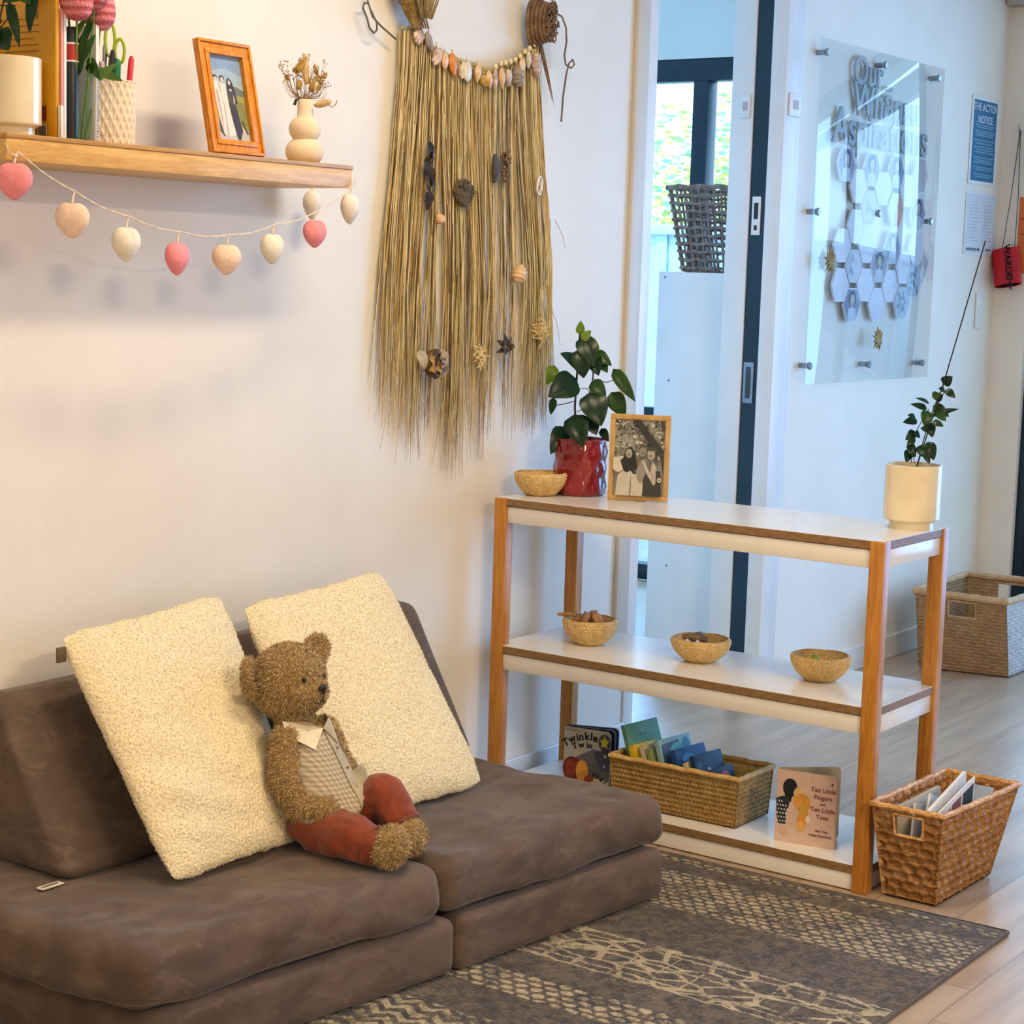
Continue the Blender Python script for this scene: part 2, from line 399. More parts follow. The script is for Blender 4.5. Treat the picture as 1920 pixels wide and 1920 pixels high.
def foliage(bm, c, r, n, s, rng, nm):
    for _ in range(n):
        d = V3((rng.gauss(0, 1), rng.gauss(0, 1), rng.gauss(0, 1))).normalized()*rng.uniform(.35, 1)
        p = V3(c)+V3((d.x*r[0], d.y*r[1], d.z*r[2])); a = V3((rng.gauss(0, 1), rng.gauss(0, 1), rng.gauss(0, 1))).normalized()
        x, y_ = frame_at(a); ss = s*rng.uniform(.6, 1.3)
        f = bm.faces.new([bm.verts.new(p+q) for q in (-x*ss, y_*ss*.5+a*ss*.15, x*ss, -y_*ss*.5+a*ss*.15)]); f.material_index = rng.randrange(nm)
greens = [mat('leaf_'+n, c, .55, c2, 9) for n, c, c2 in (('yellow_green', (214, 222, 120), (196, 210, 100)), ('mid_green', (170, 200, 140), (150, 186, 120)), ('sea_green', (170, 212, 200), (150, 200, 184)), ('gold', (230, 214, 120), (214, 196, 100)))]
M_bark = mat('bark', (96, 80, 62), .9, (74, 60, 46), 30)
rng = random.Random(5)
for (nm, lb, c, r, n, s) in (('garden_shrub', 'yellow green bushy shrub behind the corrugated fence', (8.0, 3.6, .95), (.7, 1.5, 1.0), 4200, .042),
                             ('garden_tree', 'tall pale green tree beyond the shrub, left in the far window', (10.5, 5.2, 1.9), (1.2, 1.0, 1.1), 3000, .048),
                             ('garden_tree', 'golden green tree seen in the right pane of the far window', (9.5, 3.6, 1.4), (.8, .6, 1.0), 2600, .042)):
    t = thing(nm, lb, 'tree', (c[0], c[1], -.04))
    bm = B(); foliage(bm, c, r, n, s, rng, 4); obj('foliage', bm, greens, t, smooth=0)
    bm = B(); tube(bm, [(c[0], c[1], -.04), (c[0]+.05, c[1], c[2]*.5), (c[0], c[1]+.05, c[2])], [.09, .07, .03]); obj('trunk', bm, M_bark, t)
# ceiling light frames (above the view); the last two surround added fill lights
for i, (x, y, sx, sy) in enumerate(((-1.05, -1.07, .9, .15), (-2.0, -4.2, .8, .3), (-4, -1.8, .6, .6), (-3.6, -5, .6, .6))):
    bm = B(); sx, sy = sx/2+.02, sy/2+.02
    for a, b in (((x-sx-.02, y-sy-.02), (x-sx, y+sy+.02)), ((x+sx, y-sy-.02), (x+sx+.02, y+sy+.02)), ((x-sx, y-sy-.02), (x+sx, y-sy)), ((x-sx, y+sy), (x+sx, y+sy+.02))):
        box(bm, (a[0], a[1], 2.69), (b[0], b[1], 2.72))
    struct('trim_%d' % (4+i), bm, M_white)
# ------------------------------------------------------------------ open shelf unit
SL, SD, SG = 1.059, .363, .052
Y0, Y1 = -SG, -SG-SL
t = thing('shelf_unit', 'open three-tier shelf unit with white boards and orange wooden legs', 'shelf', (SD/2, (Y0+Y1)/2, 0))
lw = .036
for (x, y) in ((0, Y0-lw), (0, Y1), (SD-lw, Y0-lw), (SD-lw, Y1)):
    bm = B(); box(bm, (x, y, 0), (x+lw, y+lw, .7995), .004, seg=3); obj('leg', bm, M_leg, t)
for zt in (.8, .4253, .062):
    bm = B(); e = .004
    if zt > .7: x0, x1, ya, yb = e, SD-e, Y1+e, Y0-e
    else: x0, x1, ya, yb = e, SD-e, Y1+e, Y0-e
    box(bm, (x0, ya, zt-.019), (x1, yb, zt-.0012), 0, mi=1); box(bm, (x0, ya, zt-.0012), (x1, yb, zt), 0, mi=0)
    obj('shelf_board', bm, [M_lam, M_mdf], t, smooth=0)
    zb = zt-.019
    for nm, lo, hi in (('front_rail', (.008, Y1+lw, zb-.043), (.024, Y0-lw, zb-.0025)), ('back_rail', (SD-.024, Y1+lw, zb-.043), (SD-.008, Y0-lw, zb-.0025)),
                       ('side_rail', (lw, Y1+.008, zb-.043), (SD-lw, Y1+.024, zb-.0025)), ('side_rail', (lw, Y0-.024, zb-.043), (SD-lw, Y0-.008, zb-.0025))):
        bm = B(); lo = list(lo); lo[2] = max(lo[2], .003); box(bm, lo, hi, .001); obj(nm, bm, M_lam, t)
# ------------------------------------------------------------------ coiled straw bowls
def straw(name, a, b, c):
    M = Mt(name, .75); n = M.noise(45, detail=3); n2 = M.noise(260, detail=2)
    M.col(M.mix(n2.smooth(.3, .7)*.6, M.mix(n.smooth(.35, .65), a, b), c)); M.bump(n2, .0008); return M.m
M_straw = straw('golden_straw', (244, 212, 148), (226, 190, 122), (168, 126, 70))
def bowl(name, r, h, rb, loc, label, seed):
    t = thing(name, label, 'bowl', loc, 0, 'small coiled straw bowls'); coils = 9; prof = []
    for i in range(coils*5+1):
        u = i/(coils*5); rr = rb+(r-rb)*math.sin(u*math.pi/2)**.85; prof.append((rr+.0016*abs(math.sin(math.pi*u*coils)), h*u**1.15))
    inner = [(max(.001, p[0]-.006), p[1]+.004) for p in prof[::-3]]
    prof = [(0, 0), (rb*.9, 0)]+prof+[(r-.001, h+.003), (r-.004, h+.0025)]+inner+[(0, .005)]
    def fn(rr, z, a, j): return rr+.0011*math.sin(a*46+(int(z/h*coils) % 2)*math.pi+seed)*(1 if rr > rb else 0), z+.0006*math.sin(a*5+seed)
    bm = B(); lathe(bm, prof, 184, fn=fn); obj('bowl_body', bm, M_straw, t, False); return t
bowl('straw_bowl', .066, .055, .030, (.125, -.105, .8), 'empty coiled straw bowl on top of the shelf unit beside the red pot', 0)
bowl('straw_bowl', .069, .062, .032, (.18, -.235, .4253), 'coiled straw bowl holding wooden pieces, leftmost on the middle shelf', 1)
bowl('straw_bowl', .073, .055, .030, (.19, -.555, .4253), 'wide coiled straw bowl holding driftwood and shells, centre of the middle shelf', 2)
bowl('straw_bowl', .070, .058, .030, (.20, -.875, .4253), 'coiled straw bowl holding one green ball, rightmost on the middle shelf', 3)
M_block = woodmat('raw_wood_block', (190, 142, 98), (164, 116, 76), (3, 3, 3), 10, .6)
def chip(nm, lb, c, s, rot, shape, g, m=None):
    bm = B(); M = Matrix.Translation(c) @ Matrix.Rotation(rot[0], 4, 'X') @ Matrix.Rotation(rot[1], 4, 'Y') @ Matrix.Rotation(rot[2], 4, 'Z')
    if shape == 'box': box(bm, [-v/2 for v in s], [v/2 for v in s], .002, M)
    elif shape == 'half':
        lathe(bm, [(0, -s[2]/2), (s[0]/2, -s[2]/2), (s[0]/2, s[2]/2), (0, s[2]/2)], 20, M=None)
        for v in bm.verts:
            if v.co.x < 0: v.co.x *= .15
        bm.transform(M)
    elif shape == 'stick': tube(bm, [M @ V3((-s[0]/2, 0, 0)), M @ V3((0, 0, s[2]*.2)), M @ V3((s[0]/2, 0, 0))], [s[2]/2, s[2]*.55, s[2]*.35])
    elif shape == 'ell': ell(bm, (0, 0, 0), [v/2 for v in s]); bm.transform(M)
    tag(obj(nm, bm, m or M_block), lb, 'block' if 'block' in nm else nm.split('_')[-1], g)
bz = .4253
chip('wooden_block', 'pale wooden block standing upright in the middle of the leftmost middle-shelf bowl', (.155, -.235, bz+.066), (.034, .016, .036), (.3, .2, .6), 'box', 'wooden pieces in a bowl')
chip('wooden_block', 'wooden half-round block at the right of the leftmost middle-shelf bowl', (.155, -.277, bz+.066), (.040, .04, .018), (1.1, .5, .2), 'half', 'wooden pieces in a bowl')
chip('wooden_block', 'slim wooden block at the back of the leftmost middle-shelf bowl', (.195, -.235, bz+.062), (.03, .018, .04), (-.4, .2, 1.0), 'box', 'wooden pieces in a bowl')
chip('wooden_block', 'small wooden block leaning left inside the leftmost middle-shelf bowl', (.165, -.205, bz+.060), (.03, .014, .03), (.9, .2, .3), 'box', 'wooden pieces in a bowl')
chip('wooden_block', 'flat wooden block lying low in the leftmost middle-shelf bowl', (.18, -.245, bz+.045), (.05, .04, .02), (.1, .1, .3), 'box', 'wooden pieces in a bowl')
chip('wooden_peg', 'thin wooden peg poking out at the left of the leftmost middle-shelf bowl', (.155, -.180, bz+.071), (.050, .01, .011), (0, -.1, 1.9), 'stick', 'wooden pieces in a bowl')
M_drift = mat('grey_driftwood', (140, 118, 92), .8, (110, 90, 68), 40, bs=120, bd=.001)
chip('driftwood_piece', 'curved grey driftwood piece atop the centre middle-shelf bowl', (.17, -.55, bz+.059), (.062, .01, .016), (.1, -.1, 1.9), 'stick', 'driftwood and shells', M_drift)
chip('driftwood_piece', 'short dark driftwood stub behind the curved one in the centre bowl', (.21, -.54, bz+.056), (.05, .01, .018), (.2, .25, .9), 'stick', 'driftwood and shells', M_drift)
chip('driftwood_piece', 'flat driftwood piece lying low in the centre bowl', (.19, -.555, bz+.040), (.075, .05, .02), (.1, 0, .4), 'ell', 'driftwood and shells', M_drift)
M_shellw = mat('white_shell', (232, 216, 196), .45, (206, 182, 156), 60)
for i, (x, y, l) in enumerate(((.135, -.548, 'left'), (.143, -.572, 'right'))):
    bm = B(); lathe(bm, [(0, .012), (.005, .006), (.009, 0), (.006, -.004), (0, -.005)], 12, (x, y, bz+.052)); tag(obj('pointed_shell', bm, M_shellw), l+' of two small pale pointed shells at the front of the centre bowl', 'shell', 'driftwood and shells')
bm = B(); ell(bm, (.19, -.865, bz+.050), (.0115, .0115, .0115)); tag(obj('green_ball', bm, mat('lime_green_ball', (168, 190, 40), .5, (140, 170, 30), 40)), 'small lime green ball inside the rightmost middle-shelf bowl', 'ball')
M_dseed = mat('brown_seed', (126, 98, 62), .8, (96, 72, 44), 60)
bm = B(); lathe(bm, [(0, 0), (.038, .004), (.046, .012), (.03, .022), (0, .026)], 24, (.20, -.875, bz+.008)); o = tag(obj('dried_leaves', bm, M_dseed), 'flat brown dried leaves lining the rightmost middle-shelf bowl', 'leaves')

# ------------------------------------------------------------------ plants
def leafmat(n, a, b, rough=.35): return mat(n, a, rough, b, 25, lo=.3, hi=.7)
M_lfd = leafmat('dark_green_leaf', (38, 78, 44), (26, 60, 38), .28)
M_lfm = leafmat('mid_green_leaf', (62, 108, 44), (48, 92, 38), .3)
M_lfl = leafmat('young_lime_leaf', (150, 176, 60), (120, 158, 48))
M_stem = mat('dark_plant_stem', (50, 48, 34), .6, (38, 36, 26), 30)
M_soil = mat('dark_soil', (44, 34, 26), .95, (30, 22, 16), 80, bs=150, bd=.003)
FX, FY = V3((.5834, -.8116, 0)).normalized(), V3((-.8116, -.5834, 0)).normalized()   # plant facing: across / toward the room
def leaf(bm, base, tip, W, nrm, curl=.12, mi=0, heart=.35, nu=8, nv=6):
    base, tip = V3(base), V3(tip); d = tip-base; L = d.length; d.normalize(); nrm = V3(nrm); nrm = (nrm-d*nrm.dot(d)).normalized(); s = d.cross(nrm)
    g = []
    for i in range(nu+1):
        u = i/nu; w = W/2*(math.sin(math.pi*u**(.62))**.8 if 0 < u < 1 else 0)+.0002
        row = []
        for j in range(nv+1):
            v = j/nv*2-1; row.append(bm.verts.new(base+d*(L*u)+s*(w*v)+nrm*(-curl*L*(2*u-1)**2*.6+curl*L*.6+abs(v)*w*.28-abs(v)**2*w*.2)))
        g.append(row)
    for i in range(nu):
        for j in range(nv): bm.faces.new((g[i][j], g[i+1][j], g[i+1][j+1], g[i][j+1])).material_index = mi
def plant(t, base, items, stems, mats, thick=.0006):
    """items: (a,b,depth) leaf base -> tip in the plant's own across/up/outward metres, width, tilt, material"""
    base = V3(base)
    P = lambda a, z, d=0: base+FX*a+V3((0, 0, z))+FY*d
    for pts, r in stems:
        bm = B(); tube(bm, [P(*p) for p in pts], r, 8); obj('stem', bm, M_stem, t)
    for (p0, p1, Wd, tilt, mi) in items:
        bm = B(); n = (FY*math.cos(tilt)+V3((0, 0, 1))*math.sin(abs(tilt))+FX*math.sin(tilt)*.7)
        leaf(bm, P(*p0), P(*p1), Wd*1.16, n); 
        sb = bmesh.ops.solidify(bm, geom=list(bm.faces), thickness=thick) if thick else None
        obj('leaf', bm, mats[mi], t, smooth=60)
# red pot + peperomia
rp = (.222, -.160)
t = thing('potted_plant', 'leafy green plant in a glossy dark red embossed pot on the shelf unit', 'plant', (rp[0], rp[1], .8))
M_red = mat('glossy_dark_red_glaze', (142, 20, 20), .12, (112, 12, 16), 12, Coat_Weight=.5)
bm = B(); prof = [(0, 0), (.058, 0), (.064, .004)]+[(.0660+.0015*math.sin(i/24*3), .006+.136*i/24) for i in range(25)]+[(.0655, .144), (.061, .145), (.059, .128), (0, .128)]
def emb(r, z, a, j):
    if r < .0615 or z < .006 or z > .142: return r, z
    u = a*9/(2*math.pi); k = z/.045; vv = abs(((u+(int(k) % 2)*.5) % 1)-.5)*2; w = abs((k % 1)-.5)*2
    return r+.0055*(1-min(1, (vv*vv+w*w)**.5))-.002, z
lathe(bm, prof, 144, (rp[0], rp[1], .8), fn=emb); obj('pot', bm, M_red, t, smooth=60)
bm = B(); lathe(bm, [(0, .135), (.03, .134), (.059, .130)], 32, (rp[0], rp[1], .8)); obj('soil', bm, M_soil, t)
k = 1/795
def pp(u, v, d=0): return ((u-1088)*k, (932-v)*k, d)
items = [  # base px-like design values turned to metres by pp
 (pp(1078, 607, 0), pp(1079, 579, 0), .020, .1, 2), (pp(1082, 618, .01), pp(1100, 598, .0), .020, .4, 2),
 (pp(1108, 642, .0), pp(1106, 612, .01), .024, -.2, 2), (pp(1083, 610, .0), pp(1108, 670, .03), .046, .1, 0),
 (pp(1078, 672, .0), pp(1038, 645, .035), .040, .7, 0), (pp(1080, 635, .01), pp(1088, 694, .03), .050, -.2, 0),
 (pp(1110, 640, .0), pp(1144, 668, .02), .026, -.6, 1), (pp(1105, 648, .0), pp(1118, 688, .03), .036, -.3, 0),
 (pp(1124, 662, .0), pp(1136, 682, .02), .02, -.9, 1),
 (pp(1074, 696, .01), pp(1017, 733, .05), .064, .35, 0), (pp(1030, 672, -.03), pp(1014, 712, -.02), .03, .9, 2),
 (pp(1148, 674, .0), pp(1194, 738, .03), .030, -.5, 1), (pp(1146, 722, -.01), pp(1176, 772, .0), .042, -.4, 1),
 (pp(1104, 700, .02), pp(1134, 728, .04), .034, .1, 1), (pp(1100, 722, .03), pp(1126, 788, .06), .064, .15, 0),
 (pp(1070, 768, .03), pp(1090, 828, .075), .056, -.1, 0), (pp(1098, 770, .01), pp(1118, 808, .03), .04, .2, 0),
 (pp(1052, 794, .0), pp(1026, 850, .03), .042, .5, 0), (pp(1028, 736, .0), pp(1024, 772, -.01), .02, .6, 1),
 (pp(1128, 796, .0), pp(1144, 822, .01), .02, -.7, 0)]
stems = [([pp(1078, 812), pp(1073, 755), pp(1075, 690), pp(1078, 605)], .0028), ([pp(1100, 812), pp(1100, 750), pp(1108, 690), pp(1104, 640)], .002),
 ([pp(1073, 742), pp(1050, 748, .01), pp(1024, 754)], .0012), ([pp(1076, 717), pp(1095, 715, .01), pp(1102, 722, .03)], .001),
 ([pp(1108, 696), pp(1135, 702), pp(1153, 696)], .0011), ([pp(1078, 764), pp(1092, 755, .01), pp(1100, 735, .03)], .001), ([pp(1062, 806), pp(1056, 798), pp(1052, 794)], .001)]
plant(t, (rp[0], rp[1], .8), items, stems, [M_lfd, M_lfm, M_lfl])
# cream pots
M_cream = mat('cream_glaze', (236, 222, 186), .18, (224, 208, 172), 8, Coat_Weight=.3)
def cream_pot(t, c, r, h):
    bm = B(); rf = r*.78
    lathe(bm, [(0, 0), (rf, 0), (rf, h*.11), (rf+.002, h*.115), (r*.985, h*.15), (r, h*.17)]+[(r, h*(.17+.83*i/6)) for i in range(7)]+[(r-.001, h+.001), (r-.0045, h+.001), (r-.006, h*.93), (0, h*.93)], 72, c); obj('pot', bm, M_cream, t)
    bm = B(); lathe(bm, [(0, h*.955), (r*.5, h*.95), (r-.006, h*.935)], 24, c); obj('soil', bm, M_soil, t)
cp = (.275, -1.05)
t = thing('potted_plant', 'small dark-leaved staked plant in a cream pot, right end of shelf unit', 'plant', (cp[0], cp[1], .8))
cream_pot(t, (cp[0], cp[1], .8), .065, .148)
k = 1/770
def pq(u, v, d=0): return ((u-1712)*k, (989-v)*k, d)
items = []
for (u, v, u2, v2, w, tl) in ((1755, 730, 1770, 716, .020, .1), (1758, 742, 1744, 738, .012, .6), (1760, 740, 1776, 754, .014, -.5), (1735, 766, 1708, 757, .010, .8), (1732, 776, 1700, 768, .013, .5),
    (1742, 770, 1770, 788, .020, -.4), (1748, 780, 1762, 796, .018, .3), (1740, 788, 1787, 774, .012, -.6), (1730, 778, 1722, 804, .024, .2), (1712, 796, 1685, 800, .016, .6), (1706, 790, 1690, 786, .012, .7),
    (1738, 796, 1756, 804, .012, -.4), (1735, 800, 1742, 826, .020, .1), (1726, 806, 1732, 818, .018, .4), (1712, 816, 1694, 832, .016, .5), (1708, 826, 1694, 840, .013, .3), (1718, 820, 1706, 822, .014, .3),
    (1705, 850, 1698, 872, .018, .3), (1722, 838, 1728, 862, .026, .0), (1735, 834, 1746, 866, .022, -.2), (1700, 838, 1712, 862, .016, .2), (1728, 852, 1735, 872, .012, -.1), (1745, 760, 1756, 748, .013, .0), (1736, 752, 1750, 748, .014, .2)):
    d = random.uniform(-.02, .02); items.append((pq(u, v, d), pq(u2, v2, d+.01), w*1.15, tl, 0 if random.random() < .75 else 1))
stems = [([pq(1718, 872), pq(1726, 830), pq(1740, 775), pq(1757, 728)], .0014), ([pq(1706, 872), pq(1712, 815), pq(1732, 775)], .001), ([pq(1712, 872), pq(1708, 850), pq(1702, 820)], .001), ([pq(1740, 790), pq(1756, 776), pq(1780, 776)], .0007), ([pq(1742, 776), pq(1758, 745)], .0008)]
plant(t, (cp[0], cp[1], .8), items, stems, [M_lfd, M_lfm, M_lfl], .0004)
bm = B(); P0 = V3((cp[0], cp[1], .8)); tube(bm, [P0+FX*(4*k)+V3((0, 0, .14)), P0+FX*(44*k)+V3((0, 0, 262*k)), P0+FX*(102*k)+V3((0, 0, 512*k))], .0016, 8); obj('stake', bm, M_black, t, label='tall thin black stake')
# ------------------------------------------------------------------ framed photographs
def picture_frame(t, w, h, fw, th, M, mw_, polys, prof=1):
    """frame parts in the frame's plane: x across, y up, z out"""
    bm = B()
    for lo, hi in (((0, 0, 0), (w, fw, th)), ((0, h-fw, 0), (w, h, th)), ((0, fw, 0), (fw, h-fw, th)), ((w-fw, fw, 0), (w, h-fw, th))): box(bm, lo, hi, .0012)
    if prof:
        i = fw*.62
        for lo, hi in (((i, i, th), (w-i, fw, th+.003)), ((i, h-fw, th), (w-i, h-i, th+.003)), ((i, fw, th), (fw, h-fw, th+.003)), ((w-fw, fw, th), (w-i, h-fw, th+.003))): box(bm, lo, hi, .001)
        for lo, hi in (((0, 0, th), (w, .006, th+.004)), ((0, h-.006, th), (w, h, th+.004)), ((0, .006, th), (.006, h-.006, th+.004)), ((w-.006, .006, th), (w, h-.006, th+.004))): box(bm, lo, hi, .0012)
    bm.transform(M); obj('frame', bm, mw_, t)
    bm = B(); box(bm, (fw*.6, fw*.6, .001), (w-fw*.6, h-fw*.6, th*.35)); bm.transform(M); obj('backing', bm, M_black, t)
    iw, ih = w-2*fw, h-2*fw
    pb, ms = paint(polys, M @ V3((fw, fw, th*.35)), (M.to_3x3() @ V3((iw, 0, 0))), (M.to_3x3() @ V3((0, ih, 0))), .0003)
    obj('photograph', pb, ms, t, smooth=0)
    g = B(); box(g, (fw, fw, th*.75), (w-fw, h-fw, th*.75+.001)); g.transform(M); obj('glass', g, M_glass, t, smooth=0)
def plane_M(o, ux, uy):
    ux, uy = V3(ux).normalized(), V3(uy).normalized(); n = ux.cross(uy).normalized(); uy = n.cross(ux)
    M = Matrix((ux, uy, n)).transposed().to_4x4(); M.translation = V3(o); return M
G = lambda v: (int(v*1.0), int(v*.95), int(v*.86))
r2 = random.Random(11)
bw = [(G(188), [(0, 0), (1, 0), (1, 1), (0, 1)])]
for _ in range(260):
    x, y = r2.random(), r2.uniform(.5, 1); s = r2.uniform(.012, .035); c = G(r2.choice((60, 90, 120, 150, 210, 225)))
    x = min(max(x, s), 1-s); y = min(y, 1-s); bw.append((c, disc(x, y, s, s*.6, 6, r2.random()*3)))
bw += [(G(58), [(.36, 1), (.52, 1), (1, .6), (1, .5), (.86, .56), (.6, .78)]), (G(66), [(.84, .6), (1, .58), (1, .3), (.94, .5)]),
 (G(70), [(.9, .99), (1, .99), (1, .86), (.94, .9)]), (G(215), [(0, .5), (.2, .52), (.25, .35), (.1, .3), (0, .34)]),
 (G(42), [(.14, .46), (.2, .5), (.26, .62), (.34, .65), (.42, .58), (.46, .46), (.48, .36), (.34, .3), (.22, .31)]), (G(168), disc(.31, .555, .066, .062)), (G(120), disc(.31, .54, .03, .012)),
 (G(205), [(.06, .0), (.1, .27), (.2, .33), (.28, .3), (.35, .33), (.42, .28), (.5, .3), (.6, .2), (.62, 0)]), (G(96), [(.345, 0), (.35, .15), (.36, .3), (.37, .15), (.365, 0)]),
 (G(150), [(.46, .32), (.54, .46), (.66, .5), (.66, .3), (.56, .16), (.48, .24)]), (G(150), disc(.585, .59, .075, .072)), (G(90), [(.5, .6), (.54, .68), (.64, .68), (.67, .6), (.63, .64), (.55, .64)]), (G(90), disc(.59, .565, .035, .012)),
 (G(60), [(.6, .0), (.62, .24), (.7, .34), (.95, .34), (.98, 0)]), (G(172), disc(.755, .56, .075, .078)), (G(80), [(.68, .6), (.74, .66), (.84, .65), (.86, .5), (.88, .36), (.83, .5), (.82, .6)]), (G(100), disc(.745, .535, .03, .012)),
 (G(196), [(.56, .48), (.62, .46), (.86, .17), (.82, .15), (.7, .27)]), (G(186), [(.78, .46), (.86, .4), (.86, .18), (.8, .15), (.74, .3)]), (G(225), disc(.93, .22, .04, .03)), (G(40), disc(.93, .22, .018, .013))]
t = thing('photo_frame', 'pale oak frame with a black and white photograph of three people, beside the red pot', 'photo frame', (.22, -.34, .8))
o = V3((.189, -.269, .801)); ux = V3((.063, -.138, 0)).normalized(); uy = V3((.035, .016, 1))
M = plane_M(o, ux, uy); picture_frame(t, .152, .216, .013, .012, M, M_oak, bw, 0)
bm = B(); box(bm, (.06, .0, -.004), (.09, .15, 0)); bm.transform(M @ Matrix.Rotation(R(-18), 4, 'X') @ Matrix.Translation((0, .0, -.045))); bm.transform(Matrix.Translation((0, 0, .006))); obj('easel_back', bm, M_black, t)
SK, DR1, DRK = (150, 170, 205), (252, 226, 212), (66, 52, 56)
cp_ = [((150, 168, 204), [(0, 0), (1, 0), (1, 1), (0, 1)]), ((178, 190, 208), [(0, .8), (.5, .86), (1, .78), (1, .64), (0, .66)]), ((196, 200, 200), [(0, .72), (1, .66), (1, .6), (0, .68)]),
 ((110, 124, 116), [(0, .69), (.2, .67), (.2, .55), (0, .57)]), ((116, 122, 116), [(.6, .66), (.8, .65), (1, .61), (1, .5), (.6, .52)]), ((176, 164, 84), [(0, .58), (1, .54), (1, .1), (0, .1)]), ((150, 140, 70), [(.6, .5), (1, .45), (1, .2), (.8, .2)]),
 ((214, 196, 190), [(0, .0), (1, 0), (1, .13), (.8, .17), (0, .22)]), ((92, 88, 84), [(0, .33), (.12, .26), (.26, .04), (.2, .06), (.0, .16)]),
 ((70, 54, 48), disc(.16, .74, .07, .03)), ((238, 208, 186), disc(.17, .715, .055, .032)), (DR1, [(.08, .7), (.24, .69), (.32, .52), (.34, .2), (.3, .05), (.22, .08), (.14, .3), (.1, .5)]),
 ((214, 178, 168), [(.14, .6), (.2, .6), (.24, .3), (.22, .1)]), ((80, 62, 58), disc(.37, .735, .075, .035)), ((236, 202, 180), disc(.37, .72, .048, .03)), ((246, 226, 216), [(.27, .68), (.45, .67), (.48, .4), (.58, .08), (.36, .04), (.34, .4)]),
 ((60, 50, 48), [(.5, .62), (.5, .71), (.57, .75), (.66, .71), (.74, .56), (.76, .45), (.52, .45)]), ((236, 206, 184), disc(.575, .69, .04, .028)), ((230, 200, 180), [(.55, .62), (.62, .62), (.64, .56), (.56, .55)]),
 (DRK, [(.5, .44), (.68, .45), (.8, .13), (.7, .02), (.62, .03), (.54, .25)]), ((84, 70, 66), [(.5, .6), (.72, .58), (.7, .44), (.5, .44)]), ((226, 196, 176), [(.64, .55), (.68, .5), (.66, .44), (.63, .44)]), ((98, 96, 60), [(.8, .25), (.84, .26), (.97, .1), (.93, .09)])]
t = thing('photo_frame', 'orange wooden frame with a colour photograph of three people, leaning on the floating shelf', 'photo frame', (-1.08, -.17, 1.571))
lean = V3((0, .047, .215))
M = plane_M((-1.152, -.186, 1.5705), (1, 0, 0), lean); picture_frame(t, .145, .222, .027, .012, M, M_frame, cp_, 1)
bm = B(); tube(bm, [(-1.04, -.145, 1.67), (-1.04, -.115, 1.573)], [.004, .004], 6); obj('easel_back', bm, M_black, t)
# ------------------------------------------------------------------ rug
Rg = Mt('patterned_rug', .95, Sheen_Weight=.2); X, Y, Z = Rg.xyz(); X = X-1.0; Y = Y-.8   # the pile's own origin
n1 = Rg.noise(44, detail=5, rough=.85); n2 = Rg.noise(9, detail=3); wob = (Rg.noise(34, detail=3)-.5)*.026
Xw = X+wob; Yw = Y+wob*.7
def band(a, b, e=.006): return Xw.smooth(a, a+e)*(Xw*-1).smooth(-b, -b+e)
base = Rg.mix(n1.smooth(.40, .62), (26, 21, 16), (110, 90, 68)); base = Rg.mix((n2*n1).smooth(.22, .42)*.45, base, (134, 116, 92))
def cells(px, py, rx, ry, brick=True):
    rw = (Xw/px).floor(); u = ((Yw/py)+(rw.mod(2)*.5 if brick else 0)).fract()-.5; v = (Xw/px).fract()-.5
    return ((u*u)/(rx*rx)+(v*v)/(ry*ry)).lt(1)
L = cells(.0195, .031, .40, .36)*band(-.385, -.15)
L = L.mx(cells(.017, .030, .36, .32)*band(-.098, -.064)).mx(cells(.022, .036, .38, .36)*band(-1.01, -.90))
ve = Rg.vor(19, 'DISTANCE_TO_EDGE', (1.0, .6, 1)).lt(.07)*band(-.80, -.60)
ln = None
for xv in (-.612, -.636, -.70, -.775, -.80):
    q = ((Xw-xv).abs().lt(.0035)); ln = q if ln is None else ln.mx(q)
ve = ve.mx(ln*band(-.82, -.59)).mx((((Yw/.075).fract()-.5).abs().lt(.03))*band(-.80, -.636)*n2.gt(.5))
zz = ((Yw/.06).fract()-.5).abs()*.045; zg = ((Xw+zz)/.034).fract().lt(.55)*band(-1.36, -1.13)
zg2 = cells(.019, .032, .40, .34)*band(-1.9, -1.55)
Lt = L.mx(ve).mx(zg).mx(zg2)*(n2*.55+n1*.75).smooth(.48, .66)
Rg.col(Rg.mix(Lt*.92, base, Rg.mix(n1.smooth(.2, .8), (160, 138, 100), (226, 208, 168)))); Rg.bump(n1+Lt*.6+Rg.noise(300)*.5, .008); Rg = Rg.m
t = thing('rug', 'brown and beige patterned rug with worn bands in front of the shelf unit', 'rug', (-1.0, -.8, 0))
bm = B(); rbox(bm, (1.0, .69, .0055), .004, (60, 40, 3), lambda P: P+V3((-1.042, -.765, .0056+.0012*noise.noise(P*7)))); obj('pile', bm, Rg, t)
M_bind = mat('grey_brown_binding', (104, 90, 76), .85, (88, 74, 62), 60, bs=300)
bm = B(); tube(bm, [(-.040, -.08, .0062), (-.040, -1.457, .0062), (-2.04, -1.457, .0062), (-2.04, -.08, .0062)], .0058, 8, closed=True); obj('edge_binding', bm, M_bind, t)
